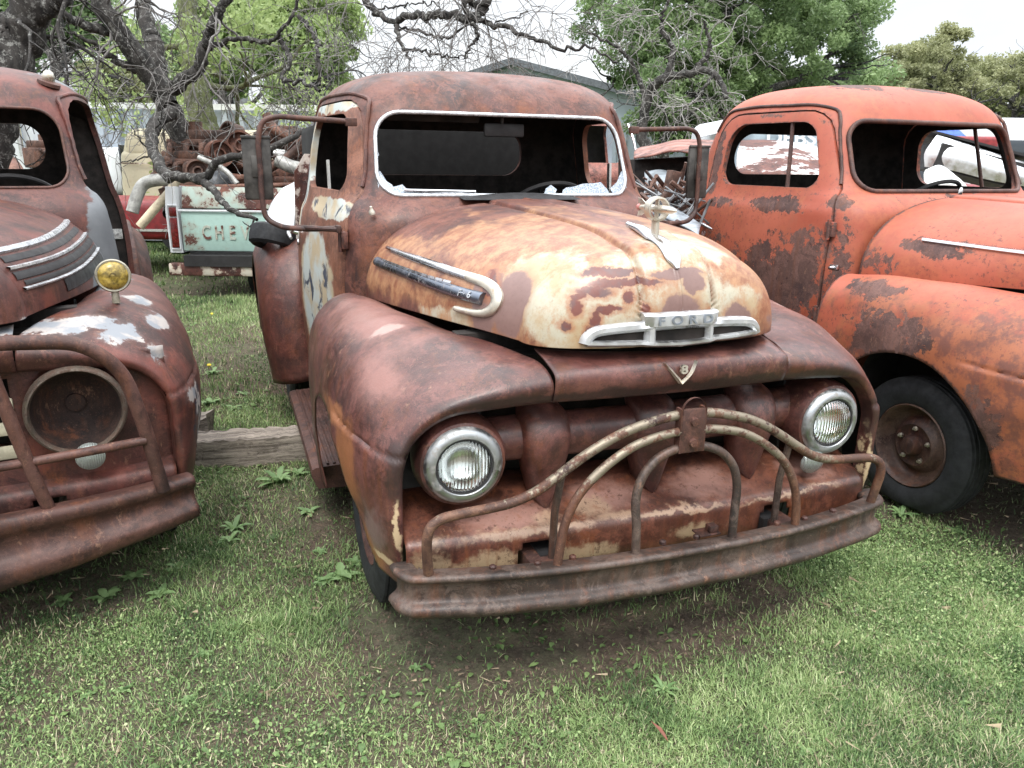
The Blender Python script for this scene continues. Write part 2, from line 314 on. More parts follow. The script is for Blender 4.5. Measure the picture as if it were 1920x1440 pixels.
def hood_mat():
    s = NT('hood_patina'); w = warp(s, 7, .05); w2 = warp(s, 18, .032, 9)
    rb, f = rust_base(s, mid=(.12, .036, .026), light=(.20, .075, .05), dark=(.065, .024, .021), orange_amt=.7, off=1.3)
    # orange/tan transition
    n = s.noise(3.2, 9, .66, vec=w, stretch=(1.6, .8, 1), off=4)
    tan = s.maxof([s.blob((-.30, .42, 1.34), (.42, .75, .34), w), s.blob((.28, .35, 1.33), (.34, .7, .3), w), s.blob((-.5, .95, 1.18), (.22, .6, .12), w), s.blob((-.66, 1.25, 1.30), (.15, .3, .2), w), s.blob((.2, .6, 1.42), (.2, .5, .12), w)])
    t = s.math('ADD', tan, s.math('MULTIPLY', s.math('SUBTRACT', n, .5), 2.6))
    c = s.mix(s.ramp(t, .0, .42), rb, s.mix(s.ramp(s.noise(16, 8, .75), .35, .65), (.20, .070, .034), (.38, .20, .10)))
    # cream paint core
    cream = s.maxof([s.blob((-.22, .16, 1.22), (.40, .34, .20), w), s.blob((.0, .14, 1.27), (.20, .2, .15), w), s.blob((.20, .17, 1.21), (.16, .2, .08), w), s.blob((-.33, .30, 1.30), (.22, .30, .11), w), s.blob((.10, .30, 1.38), (.20, .28, .07), w), s.blob((-.54, .75, 1.135), (.1, .5, .04), w)])
    t2 = s.math('ADD', cream, s.math('MULTIPLY', s.math('SUBTRACT', s.noise(5.5, 9, .68, off=8), .5), 1.5))
    crm = s.mix(s.ramp(s.noise(5, 8, .7, off=3), .42, .62), (.43, .40, .31), (.38, .28, .165))
    crm = s.mix(s.ramp(s.noise(45, 6, .75), .55, .75, 0, .4), crm, (.38, .20, .10)); crm = s.mix(s.ramp(s.noise(7, 9, .75, off=31, stretch=(1, 1, .6)), .47, .62, 0, .85), crm, (.36, .17, .07))
    c = s.mix(s.ramp(t2, .08, .34), c, crm)
    # primer / mauve patches with crisp edges
    ms = [((-.435, .36, 1.22), (.075, .075, .12)), ((-.50, .44, 1.25), (.06, .07, .16)), ((.0, .13, 1.20), (.075, .1, .075)), ((.21, .15, 1.185), (.06, .1, .05)), ((.40, .30, 1.26), (.05, .10, .035)), ((.05, .14, 1.30), (.04, .06, .03)), ((.0, .15, 1.325), (.09, .05, .016)), ((.36, .25, 1.16), (.05, .08, .035))]
    mv = s.maxof([s.blob(c0, r0, w2) for c0, r0 in ms]); mauve = s.mix(s.noise(20, 5), (.15, .085, .075), (.24, .145, .125))
    c = s.mix(s.ramp(mv, -.45, .08, 0, .6), c, (.34, .17, .09)); c = s.mix(s.ramp(mv, -.04, .14), c, mauve)
    # dark red-brown ragged spots
    ds = [((-.16, .16, 1.302), (.11, .14, .013)), ((-.255, .19, 1.280), (.05, .10, .017)), ((-.315, .22, 1.235), (.020, .08, .030)), ((-.338, .21, 1.180), (.022, .07, .016)), ((-.30, .22, 1.262), (.03, .08, .012)),
          ((-.225, .15, 1.232), (.040, .06, .012)), ((-.262, .17, 1.200), (.020, .06, .032)), ((-.275, .17, 1.160), (.018, .05, .03)), ((-.160, .13, 1.262), (.018, .05, .018)), ((-.108, .12, 1.232), (.016, .05, .016)), ((-.47, .47, 1.20), (.022, .05, .12)), ((-.24, .17, 1.145), (.02, .03, .02)),
          ((-.20, .19, 1.330), (.08, .12, .012)), ((.09, .14, 1.18), (.02, .05, .04)), ((.41, .30, 1.21), (.02, .06, .02))]
    dv = s.maxof([s.blob(c0, r0, w2) for c0, r0 in ds]); dark = s.mix(s.noise(26, 7, .7), (.095, .03, .024), (.20, .055, .036))
    c = s.mix(s.ramp(dv, -.75, .0, 0, .7), c, s.mix(s.noise(24, 8, .75), (.36, .15, .06), (.28, .09, .045))); c = s.mix(s.ramp(dv, -.10, .12), c, s.mix(s.ramp(s.noise(14, 4, off=4), .4, .6), dark, (.12, .065, .062)))
    # rust bleed round the creases
    x = s.n('ShaderNodeSeparateXYZ'); s.L(s.co, x.inputs[0]); ax = s.math('ABSOLUTE', x.outputs[0]); cz = s.math('ABSOLUTE', s.math('SUBTRACT', ax, .12))
    lm = s.math('MULTIPLY', s.ramp(cz, .0, .018, 1, 0), s.ramp(s.noise(11, 5, .7), .4, .6)); c = s.mix(s.math('MULTIPLY', lm, .75), c, (.20, .075, .03))
    # hood top towards the cab goes back to plain brown
    c = s.mix(s.ramp(f, .5, .8, 0, .3), c, (.07, .03, .022))
    s.b.inputs['Coat Weight'].default_value = .3; s.b.inputs['Coat Roughness'].default_value = .3; return s.fin(c, s.ramp(t2, .1, .5, .48, .38), 0, f, .2, .003, .45, dent=.012)
M_HOOD = hood_mat()
def door_mat():
    s = NT('door_patina'); w = warp(s, 9, .04)
    rb, f = rust_base(s, mid=(.20, .07, .035), light=(.28, .13, .085), dark=(.11, .05, .04), orange_amt=.9, off=2.2)
    x = s.n('ShaderNodeSeparateXYZ'); s.L(s.co, x.inputs[0])
    b = s.maxof([s.blob((-.86, 2.08, .98), (.3, .36, .36), w), s.blob((-.80, 1.9, 1.42), (.2, .4, .05), w), s.blob((-.78, 2.55, 1.6), (.2, .10, .5), w), s.blob((-.74, 2.1, 1.88), (.2, .4, .04), w)])
    t = s.math('ADD', b, s.math('MULTIPLY', s.math('SUBTRACT', s.noise(6, 9, .7), .5), .8))
    pale = s.mix(s.ramp(s.noise(6, 6), .4, .6), (.44, .48, .46), (.44, .36, .24)); c = s.mix(s.ramp(t, .0, .12), rb, pale)
    d = s.math('MULTIPLY', s.ramp(s.noise(6.5, 6, .6, off=11, dist=1.0), .54, .585), s.ramp(t, .1, .3))
    c = s.mix(d, c, (.055, .065, .09)); return s.fin(c, .55, 0, f, .2, .003, .4)
M_DOOR = door_mat()
def valance_mat():
    s = NT('valance_rust'); rb, f = rust_base(s, mid=(.10, .030, .018), light=(.17, .062, .038), dark=(.035, .013, .010), orange_amt=.8, off=6)
    w = warp(s, 8, .05); c = rb
    def lay(bl, lo, hi, col, amt, c, k, sc, of):
        t = s.math('ADD', s.maxof([s.blob(p, r, w) for p, r in bl]), s.math('MULTIPLY', s.math('SUBTRACT', s.noise(sc, 9, .7, off=of), .5), k)); return s.mix(s.ramp(t, lo, hi, 0, amt), c, col)
    c = lay([((-.52, .18, .60), (.22, .12, .05)), ((-.15, .22, .61), (.16, .14, .05)), ((.20, .22, .61), (.18, .14, .05)), ((.62, .2, .61), (.14, .1, .05))], .0, .8, (.33, .185, .15), .8, c, 1.6, 7, 1)
    c = lay([((-.45, .13, .566), (.40, .05, .016)), ((-.22, .2, .59), (.06, .1, .03)), ((.05, .13, .566), (.3, .05, .010)), ((.45, .14, .566), (.30, .05, .008)), ((-.40, .14, .60), (.05, .05, .04))], -.1, .6, (.40, .27, .18), .75, c, 2.4, 12, 4)
    c = lay([((-.5, .12, .49), (.3, .1, .035)), ((-.28, .12, .47), (.12, .1, .04)), ((-.75, .15, .5), (.08, .1, .06)), ((.1, .12, .50), (.1, .1, .03))], -.1, .6, (.42, .31, .19), .75, c, 2.2, 16, 8)
    c = s.mix(s.ramp(s.noise(38, 8, .8, stretch=(1, 1, .7)), .54, .62, 0, .7), c, (.05, .018, .012)); c = s.mix(s.ramp(s.noise(26, 6, .7, stretch=(1, 1, .12), off=6), .55, .7, 0, .5), c, (.20, .07, .03))
    s.b.inputs['Coat Weight'].default_value = .3; s.b.inputs['Coat Roughness'].default_value = .3; return s.fin(c, .42, 0, f, .3, .003, .5, dent=.012)
M_VAL = valance_mat()
M_BUMP = make_rust('bumper_rust', 12, dark=(.020, .016, .014), mid=(.055, .039, .032), light=(.125, .092, .076), rough=(.45, .7), orange_amt=.3)
def guard_mat():
    s = NT('guard_chrome_rust'); rb, f = rust_base(s, mid=(.095, .042, .026), light=(.17, .09, .055), orange_amt=.5, off=15)
    n = s.noise(26, 9, .75); x = s.n('ShaderNodeSeparateXYZ'); s.L(s.co, x.inputs[0])
    v = s.math('ADD', n, s.ramp(x.outputs[2], .6, .85, -.18, .03)); m = s.ramp(v, .46, .54)
    c = s.mix(m, rb, (.23, .195, .145)); return s.fin(c, s.ramp(m, 0, 1, .65, .42), s.math('MULTIPLY', m, .45), f, .3, .003)
M_GUARD = guard_mat()
M_PLATE = flat('mirror_back', (.055, .052, .048), .5, .3, .6, 9)
def chrome_mat(name, base=(.68, .69, .71), rough=.18, pit=.2, pc=(.30, .25, .2)):
    s = NT(name); n = s.ramp(s.noise(40, 8, .75), .5+.16*(1-pit), .68+.1*(1-pit), 0, .8); c = s.mix(n, base, pc)
    return s.fin(c, s.math('ADD', s.ramp(s.noise(9, 6, .7), .3, .7, rough*.6, rough*1.9), s.math('MULTIPLY', n, .4)), s.math('SUBTRACT', 1.0, s.math('MULTIPLY', n, .8)), s.noise(60, 5), .06, .002)
M_CHROME = chrome_mat('worn_chrome')
M_CHROME_OLD = chrome_mat('dull_chrome', (.60, .60, .58), .33, 1.0, (.38, .34, .28))
M_BEZEL = chrome_mat('satin_bezel', (.44, .46, .47), .36, 1.1, (.30, .27, .24))
M_POT = chrome_mat('cast_metal', (.62, .58, .50), .38, 1.0, (.42, .33, .24))
M_WHITE_TRIM = flat('aluminium_trim', (.54, .56, .58), .3, .5, .25, 30)
M_TYRE = flat('old_rubber', (.014, .015, .017), .75, var=.4, scale=18, bump=.3)
M_BLUEBAR = chrome_mat('dark_chrome', (.19, .215, .26), .24, .8, (.35, .30, .26))
def salmon_mat():
    s = NT('salmon_patina'); w = warp(s, 6, .05); w2 = warp(s, 14, .045, 7)
    base = s.mix(s.ramp(s.noise(2.0, 6, .6), .35, .65), (.31, .068, .038), (.40, .110, .066)); base = s.mix(s.ramp(s.noise(35, 6, .7), .5, .8, 0, .35), base, (.35, .09, .05))
    base = s.mix(s.ramp(s.noise(7, 8, .7, stretch=(1, 1, .35)), .56, .70, 0, .55), base, (.30, .10, .06))
    bl = [((-.80, 1.68, 1.62), (.10, .035, .20)), ((-.80, 2.1, 1.875), (.12, .34, .022)), ((-.84, 2.15, .75), (.2, .5, .10)), ((-.62, 1.35, 1.16), (.14, .16, .10)), ((-.97, .30, .9), (.1, .12, .16)), ((-.86, 1.9, 1.0), (.2, .42, .28)), ((-.86, 1.72, 1.12), (.2, .16, .28)), ((-.84, 2.42, 1.05), (.2, .13, .3)), ((-.84, 1.95, 1.40), (.2, .26, .055)), ((-.84, 2.4, 1.40), (.2, .14, .05)), ((-.85, 2.35, .8), (.2, .2, .2)), ((-.28, 2.05, 2.05), (.20, .22, .12)),
          ((-.78, 1.50, 1.2), (.12, .12, .30)), ((-.72, 1.60, 1.44), (.08, .09, .06)), ((-.85, 1.15, 1.06), (.10, .22, .08)), ((-.95, 1.0, .86), (.15, .35, .14)), ((-.95, .5, .62), (.12, .2, .14)), ((.12, 1.95, 2.03), (.18, .08, .05)), ((-.80, 2.55, 1.6), (.1, .05, .3)), ((-.75, 1.80, 1.84), (.12, .12, .05)), ((-.63, 1.1, 1.25), (.14, .22, .05)), ((.1, 1.50, 1.46), (.3, .06, .05))]
    b = s.maxof([s.blob(c, r, w2) for c, r in bl]); t = s.math('ADD', s.math('MULTIPLY', b, .55), s.math('MULTIPLY', s.math('SUBTRACT', s.noise(7, 12, .76, vec=w, off=3), .5), 2.0))
    gm = s.n('ShaderNodeNewGeometry'); pt_ = s.math('MULTIPLY', s.ramp(gm.outputs['Pointiness'], .515, .56), s.ramp(s.noise(16, 8, .75, off=33), .40, .52)); m = s.math('MAXIMUM', s.ramp(t, .15, .18), pt_); rb, f = rust_base(s, dark=(.07, .04, .038), mid=(.105, .052, .045), light=(.16, .085, .07), orange_amt=.2, off=4)
    e = s.ramp(t, .0, .14, 0, .5); base = s.mix(e, base, (.34, .095, .055))
    # fender: scrubbed brown over paint
    fz = s.math('MULTIPLY', s.ramp(s.math('ADD', s.blob((-.95, .5, .75), (.3, 1.3, .55)), s.math('MULTIPLY', s.math('SUBTRACT', s.noise(4, 9, .72, off=14), .5), 2.8)), .15, .55), .85)
    mt = s.math('MULTIPLY', s.ramp(s.noise(3.2, 9, .7, off=41), .44, .64), .6); base = s.mix(mt, base, s.mix(s.ramp(s.noise(20, 8, .75), .4, .6), (.34, .11, .05), (.23, .065, .038)))
    base = s.mix(fz, base, s.mix(s.ramp(s.noise(12, 9, .75), .42, .6), (.30, .105, .05), (.12, .055, .042)))
    fc = s.math('MULTIPLY', s.ramp(s.noise(42, 9, .8, off=6), .55, .60), s.ramp(s.noise(2.6, 5, .6, off=23), .42, .60)); base = s.mix(s.math('MULTIPLY', fc, .85), base, (.12, .045, .035))
    sk = s.math('MULTIPLY', s.ramp(s.noise(60, 5, .7, stretch=(1, 1, .07), off=3), .56, .66), s.ramp(s.noise(3, 4, .6, off=29), .45, .62)); base = s.mix(s.math('MULTIPLY', sk, .6), base, (.24, .07, .045))
    return s.fin(s.mix(m, base, rb), s.ramp(m, 0, 1, .5, .68), 0, s.math('ADD', s.math('MULTIPLY', m, -2.0), f), .25, .0012, .4)
M_SALMON = salmon_mat()
def left_mat():
    s = NT('left_truck_patina'); w2 = warp(s, 14, .04, 7)
    rb, f = rust_base(s, dark=(.028, .014, .013), mid=(.065, .023, .020), light=(.12, .047, .038), orange_amt=.3, off=21)
    n = s.noise(4, 8, .65, off=5); red = s.ramp(n, .52, .64, 0, .4); c = s.mix(red, rb, (.19, .05, .036))
    gb = [((.76, 1.62, 1.42), (.10, .16, .30)), ((.66, 1.25, 1.12), (.16, .45, .10)), ((.72, 1.5, 1.25), (.1, .2, .22)), ((.5, 2.2, 1.98), (.35, .3, .05)), ((.70, .9, 1.10), (.05, .5, .03))]
    g = s.math('ADD', s.maxof([s.blob(a, b, w2) for a, b in gb]), s.math('MULTIPLY', s.math('SUBTRACT', s.noise(7, 9, .7, off=2), .5), 1.2)); c = s.mix(s.ramp(g, .12, .3), c, s.mix(s.noise(14, 6), (.09, .10, .11), (.19, .20, .21)))
    wb = [((.50, .26, 1.09), (.22, .10, .032)), ((.74, .22, 1.055), (.11, .12, .04)), ((.82, .2, 1.0), (.05, .10, .06)), ((.62, .28, 1.09), (.16, .08, .03)), ((.86, .42, 1.06), (.07, .12, .05)), ((.80, .60, 1.10), (.10, .07, .03)), ((.91, .28, .80), (.06, .12, .035)), ((.93, .33, .74), (.06, .08, .05)), ((.94, .36, .66), (.05, .05, .05)), ((.30, .22, 1.09), (.14, .08, .02))]
    t = s.math('ADD', s.maxof([s.blob(a, b, w2) for a, b in wb]), s.math('MULTIPLY', s.math('SUBTRACT', s.noise(14, 9, .75, off=9), .5), 1.5))
    c = s.mix(s.ramp(t, -.15, .2, 0, .4), c, (.16, .11, .10)); c = s.mix(s.ramp(t, .13, .24), c, s.mix(s.ramp(s.noise(11, 5), .42, .58), (.34, .31, .29), (.20, .215, .235)))
    c = s.mix(s.math('MULTIPLY', s.ramp(s.blob((.93, .34, .70), (.1, .14, .13), w2), .1, .3), s.ramp(s.noise(28, 4), .5, .55)), c, (.02, .025, .04))
    return s.fin(c, .5, 0, f, .22, .003, .4)
M_LEFT = left_mat()
def lens_mat(name='headlight_glass'):
    s = NT(name); s.b.inputs['Base Color'].default_value = (.93, .96, .95, 1); s.b.inputs['Roughness'].default_value = .04; s.b.inputs['Transmission Weight'].default_value = 1; s.b.inputs['IOR'].default_value = 1.35
    x = s.n('ShaderNodeSeparateXYZ'); s.L(s.co, x.inputs[0]); wv = s.math('SINE', s.math('MULTIPLY', x.outputs[0], 620.0)); wz = s.math('SINE', s.math('MULTIPLY', x.outputs[2], 150.0))
    u = s.n('ShaderNodeBump'); u.inputs['Strength'].default_value = .5; u.inputs['Distance'].default_value = .0022; s.L(s.math('ADD', wv, wz), u.inputs['Height']); s.L(u.outputs[0], s.b.inputs['Normal']); return s.m
M_LENS = lens_mat()
M_REFL = NT('reflector').fin((.97, .98, .97), .22, 1.0)
def shard_mat():
    s = NT('shattered_glass'); v = s.n('ShaderNodeTexVoronoi'); v.feature = 'DISTANCE_TO_EDGE'; v.inputs['Scale'].default_value = 95; s.L(warp(s, 30, .01), v.inputs['Vector'])
    m = s.ramp(v.outputs['Distance'], .02, .16); c = s.mix(m, (.50, .54, .60), (.22, .27, .33))
    s.b.inputs['Alpha'].default_value = .93; return s.fin(c, .25, 0, m, .5, .003)
M_SHARD = shard_mat()
M_PLATE2 = flat('enamel_plate', (.45, .45, .43), .5, 0, .5, 60)
M_SOCKET = make_rust('socket_rust', 77, dark=(.006, .005, .005), mid=(.016, .010, .009), light=(.034, .02, .016), rough=(.7, .9), orange_amt=.1, coat=0)
M_YELLOW = flat('yellow_lamp_glass', (.30, .215, .045), .2, .0, .6, 30)
M_LAMPRIM = flat('lamp_shell', (.30, .28, .22), .35, .3, .3, 20)
M_RED = flat('red_paint', (.20, .014, .016), .45); M_REDLENS = flat('red_lens', (.12, .012, .012), .2, 0, .4, 30)
M_WHITE = flat('white_paint', (.62, .64, .66), .4, var=.06, scale=4)

# ------------------------------------------------------------------ cab shape (truck coordinates: x across, y rearwards, z up)
CZ = np.array([.50, .80, 1.05, 1.25, 1.38, 1.45, 1.50, 1.60, 1.70, 1.80, 1.86, 1.91, 1.955, 1.99, 2.02, 2.043, 2.057, 2.062])
CYF = np.array([1.448, 1.448, 1.448, 1.450, 1.462, 1.515, 1.580, 1.630, 1.668, 1.708, 1.738, 1.768, 1.81, 1.862, 1.93, 2.02, 2.12, 2.20])
CYB = np.array([2.78, 2.80, 2.82, 2.84, 2.84, 2.84, 2.84, 2.83, 2.82, 2.79, 2.77, 2.745, 2.71, 2.67, 2.61, 2.52, 2.42, 2.33])
CWF = np.array([.77, .775, .775, .765, .755, .745, .738, .725, .712, .695, .682, .665, .635, .59, .525, .40, .24, .12])
CWR = np.array([.85, .87, .875, .865, .845, .825, .815, .80, .785, .765, .75, .73, .695, .645, .565, .43, .26, .13])
CP = np.array([8.5, 8.5, 8.5, 8.0, 7.2, 6.4, 6, 5.8, 5.6, 5.4, 5.2, 4.8, 4.3, 3.8, 3.3, 2.8, 2.5, 2.4])
def cab_outline(z, n=220):
    yf, yb, wf, wr, p = (float(np.interp(z, CZ, a)) for a in (CYF, CYB, CWF, CWR, CP))
    t = np.linspace(0, 2*math.pi, 3000, endpoint=False); c, s = np.cos(t), np.sin(t)
    X = np.sign(c)*np.abs(c)**(2/p); Y = np.sign(s)*np.abs(s)**(2/p); y = (yf+yb)/2 + (yb-yf)/2*Y
    k = np.clip((y-yf)/max(.35, (yb-yf)*.75), 0, 1); k = k*k*(3-2*k)*.6+k*.4
    P = np.stack([X*(wf+(wr-wf)*k), y], 1)
    i0 = np.argmin(np.abs(P[:, 0]) + (P[:, 1] > (yf+yb)/2)*9); P = np.roll(P, -i0, axis=0)
    return resample(P, n)
def smooth_tab():
    zs = np.concatenate([np.linspace(.5, 1.3, 14)[:-1], np.linspace(1.3, 1.9, 32)[:-1], np.linspace(1.9, 2.05, 16)[:-1], [2.05, 2.055, 2.059, 2.0615]])
    return zs
_cache = {}
_T = None
def ctab(z):
    """smooth interpolation of the level tables"""
    global _T
    if _T is None:
        A = np.stack([CZ, CYF, CYB, CWF, CWR, CP], 1); _T = catmull(A, 400)
    return _T
def cab_shell_mesh():
    A = ctab(0); zs = smooth_tab(); N = 240; rows = []
    global CZ, CYF, CYB, CWF, CWR, CP
    CZ, CYF, CYB, CWF, CWR, CP = [A[:, i].copy() for i in range(6)]; CZ = np.maximum.accumulate(CZ + np.arange(len(CZ))*1e-7)
    for z in zs: rows.append(np.column_stack([cab_outline(z, N), np.full(N, z)]))
    V = np.concatenate(rows); F = grid_faces(len(zs), N, closev=True)
    # groove where the vent panel meets + close top
    top = len(V); V = np.vstack([V, [0, 2.265, 2.0622]]); b = (len(zs)-1)*N
    F += [(b+j, b+(j+1) % N, top) for j in range(N)]
    me = new_mesh('cab', V, F); clean(me); orient(me, (0, 2.2, 1.3)); return me
CAB_MESH = cab_shell_mesh()
def cab_front_y(x, z):
    k = ('f', round(z, 4))
    if k not in _cache:
        P = cab_outline(z, 900); P = P[P[:, 1] < 2.1]; P = P[np.argsort(P[:, 0])]; _cache[k] = P
    P = _cache[k]; return float(np.interp(x, P[:, 0], P[:, 1]))
def cab_side_x(y, z):
    k = ('s', round(z, 4))
    if k not in _cache:
        P = cab_outline(z, 900); P = P[(P[:, 0] > .80*P[:, 0].max())]; P = P[np.argsort(P[:, 1])]; _cache[k] = P
    P = _cache[k]; return float(np.interp(y, P[:, 1], P[:, 0]))
WS = roundpoly([(-.608, 1.487), (.608, 1.487), (.585, 1.838), (-.585, 1.838)], [.09, .09, .115, .115], 10)      # windscreen (x,z)
DOOR = roundpoly([(1.60, .56), (2.60, .56), (2.60, 1.30), (2.585, 1.892), (1.835, 1.892), (1.655, 1.50), (1.60, 1.36)], [.03, .06, .3, .17, .17, .3, .1], 10)    # (y,z)
DWIN = roundpoly([(1.745, 1.497), (2.49, 1.497), (2.475, 1.835), (1.88, 1.835)], [.06, .10, .13, .12], 10)
BWIN = roundpoly([(-.50, 1.55), (.50, 1.55), (.47, 1.80), (-.47, 1.80)], [.11]*4, 8)
def prism_obj(pts3, vec):
    m = MB(); m.prism(pts3, vec); o = m.build('cutter', None, None, False); return o
def inset(P, d):
    c = P.mean(0); Q = resample(P, 80); T = np.roll(Q, -1, 0)-np.roll(Q, 1, 0); T /= np.linalg.norm(T, axis=1)[:, None]; N = np.stack([T[:, 1], -T[:, 0]], 1)
    if ((Q-c)*N).sum() > 0: N = -N
    return Q + N*d
_CUT = {}
def cab_pieces():
    """cab without doors, and the two door skins, as meshes shared by every truck"""
    if _CUT: return _CUT
    base = link('cab_tmp', CAB_MESH.copy(), [M_RUST, M_SHADE_GRIME], None); m = base.modifiers.new('s', 'SOLIDIFY'); m.thickness = .028; m.offset = -1; m.material_offset = 1; m.material_offset_rim = 0; solid(base)
    src = base.data.copy(); src.materials.clear() if False else None
    cut = [prism_obj([(p[0], 1.2, p[1]) for p in WS], (0, .85, 0)), prism_obj([(p[0], 2.45, p[1]) for p in BWIN], (0, .8, 0))]
    for s in (1, -1): cut.append(prism_obj([(s*.5, p[0], p[1]) for p in inset(DOOR, -.004)], (s*.6, 0, 0)))
    boolean(base, cut); _CUT['cab'] = base.data
    for s in (1, -1):
        o = bpy.data.objects.new('d', src.copy()); COL.objects.link(o); boolean(o, [prism_obj([(s*.5, p[0], p[1]) for p in inset(DOOR, .004)], (s*.6, 0, 0))], 'INTERSECT')
        boolean(o, [prism_obj([(s*.4, p[0], p[1]) for p in DWIN], (s*.8, 0, 0))]); me = o.data; bpy.data.objects.remove(o)
        # swage line under the window
        for v in me.vertices: v.co.x += s*(.006*math.exp(-((v.co.z-1.40)/.012)**2) + .008*(1 if v.co.z < 1.39 else 0))
        _CUT['door%d' % s] = me
    bpy.data.objects.remove(base)
    for k, me in _CUT.items():
        me.polygons.foreach_set('use_smooth', [True]*len(me.polygons)); me.set_sharp_from_angle(angle=math.radians(32))
    return _CUT
# ------------------------------------------------------------------ hood
HP = dict(y=np.array([.30, .40, .55, .75, 1.0, 1.25, 1.43]), w=np.array([.436, .490, .556, .612, .657, .690, .708]), z0=np.array([1.118, 1.125, 1.128, 1.122, 1.108, 1.092, 1.080]), z1=np.array([1.398, 1.418, 1.434, 1.446, 1.456, 1.464, 1.467]))
def hood_grid():
    nphi = 641; A = catmull(np.stack([HP[k] for k in ('y', 'w', 'z0', 'z1')], 1), 60)
    # phi uniformly by arclength of a middle section
    t = np.linspace(0, math.pi, 4001); p = 2.55
    def sec(w, h, t): c, s = np.cos(t), np.sin(t); return np.stack([-w*np.sign(c)*np.abs(c)**(2/p), h*np.abs(s)**(2/(p-.25))], -1)
    Q = sec(.6, .32, t); L = np.concatenate([[0], np.cumsum(np.linalg.norm(np.diff(Q, axis=0), axis=1))]); ph = np.interp(np.linspace(0, L[-1], nphi), L, t)
    rows = []
    for (y, w, z0, z1) in A[::-1]: s = sec(w, z1-z0, ph); rows.append(np.column_stack([s[:, 0], np.full(nphi, y), z0+s[:, 1]]))
    w, z0, z1 = A[0][1:]
    q = 2.5
    for a in np.linspace(0, 1, 34)[1:]:
        a = math.sin(a*math.pi/2); c = (1-a**q)**(1/q) if a < 1 else 0.0; c = max(c, .012)
        s = sec(w*c, (z1-z0)*c, ph); rows.append(np.column_stack([s[:, 0], np.full(nphi, .30-.185*a), z0+s[:, 1]]))
    G = np.array(rows); 
    du = np.gradient(G, axis=0); dv = np.gradient(G, axis=1); N = np.cross(dv, du); N /= np.maximum(np.linalg.norm(N, axis=2), 1e-9)[..., None]
    ctr = np.array([0, .9, 1.0]); sg = np.sign(((G-ctr)*N).sum(2, keepdims=True)); N *= np.where(sg == 0, 1, sg)
    ax = np.abs(G[..., 0]); X = .135 - .03*np.clip((.9-G[..., 1])/.8, 0, 1)
    X = np.where(G[..., 1] > .5, .112+.05*np.clip((G[..., 1]-.5)/.9, 0, 1), .112)
    d = .011/(1+np.exp((ax-X)/.005)) - .013*np.exp(-((ax-X-.008)/.0075)**2) + .006*np.exp(-(ax/.007)**2)
    d *= np.clip((ax < .5)*1.0, 0, 1)
    d[-8:] *= np.linspace(1, .3, 8)[:, None]
    # pressed side recess behind the badge
    return G + N*d[..., None], N
HG, HN = hood_grid()
from mathutils.bvhtree import BVHTree
HBVH = BVHTree.FromPolygons([tuple(v) for v in HG.reshape(-1, 3)], grid_faces(*HG.shape[:2]))
def _ray(o, d):
    p, n, i, t = HBVH.ray_cast(Vector(o), Vector(d)); 
    if p is None: p, n, i, t = HBVH.find_nearest(Vector(o)+Vector(d)*1.0)
    return p, (n if n.dot(Vector(d)) < 0 else -n)
def hood_side(y, z): return _ray((2, y, z), (-1, 0, 0))
def hood_top(x, y): return _ray((x, y, 3), (0, 0, -1))
def hood_front(x, z): return _ray((x, -2, z), (0, 1, 0))
# ------------------------------------------------------------------ front fender net (x>0), columns rear -> lip, rows inner -> bottom
FEN = [
 [(.690, 1.42, 1.055), (.655, 1.15, 1.078), (.610, .80, 1.092), (.535, .48, 1.098), (.440, .29, 1.086), (.412, .18, 1.076), (.402, .105, 1.035), (.398, .115, .975)],
 [(.765, 1.42, 1.100), (.755, 1.15, 1.122), (.725, .80, 1.130), (.665, .48, 1.118), (.605, .29, 1.090), (.585, .18, 1.058), (.575, .112, 1.010), (.572, .125, .965)],
 [(.845, 1.42, 1.085), (.845, 1.15, 1.108), (.830, .80, 1.105), (.795, .48, 1.078), (.755, .30, 1.042), (.733, .19, 1.005), (.715, .130, .972), (.705, .140, .945)],
 [(.912, 1.42, 1.020), (.920, 1.15, 1.035), (.915, .80, 1.032), (.895, .48, .998), (.866, .32, .962), (.835, .21, .928), (.805, .150, .902), (.788, .155, .885)],
 [(.950, 1.42, .900), (.960, 1.15, .925), (.962, .80, .920), (.945, .48, .895), (.918, .33, .868), (.882, .21, .842), (.843, .152, .822), (.826, .158, .812)],
 [(.960, 1.42, .720), (.972, 1.15, .750), (.975, .80, .780), (.962, .48, .755), (.935, .34, .738), (.895, .22, .722), (.850, .158, .712), (.832, .164, .704)],
 [(.955, 1.42, .500), (.962, 1.15, .550), (.960, .80, .600), (.942, .48, .600), (.918, .34, .598), (.885, .225, .590), (.850, .165, .582), (.833, .170, .580)],
 [(.935, 1.42, .300), (.935, 1.15, .330), (.925, .80, .420), (.902, .46, .430), (.885, .34, .435), (.862, .24, .437), (.838, .180, .440), (.828, .185, .440)]]
def fender_arr():
    G = net(FEN, 110, 120); d = np.zeros(G.shape[:2])
    y, z = G[..., 1], G[..., 2]; zs = .868 + .02*np.clip((y-.15)/.4, 0, 1)-.03
    a = np.clip((.62-y)/.06, 0, 1); d = a*(-.007*np.exp(-((z-zs)/.006)**2) + .004*(z < zs))
    du = np.gradient(G, axis=0); dv = np.gradient(G, axis=1); N = np.cross(dv, du); N /= np.maximum(np.linalg.norm(N, axis=2), 1e-9)[..., None]
    sg = np.sign(((G-np.array([.6, .8, .7]))*N).sum(2, keepdims=True)); N *= np.where(sg == 0, 1, sg)
    G = G + N*d[..., None]
    G = G + N*(.0035*np.sin(G[..., 1]*17+G[..., 2]*9)*np.sin(G[..., 2]*21+1))[..., None]        # old dents
    return G
FG = fender_arr(); AC, AR = (.775, .375), .462
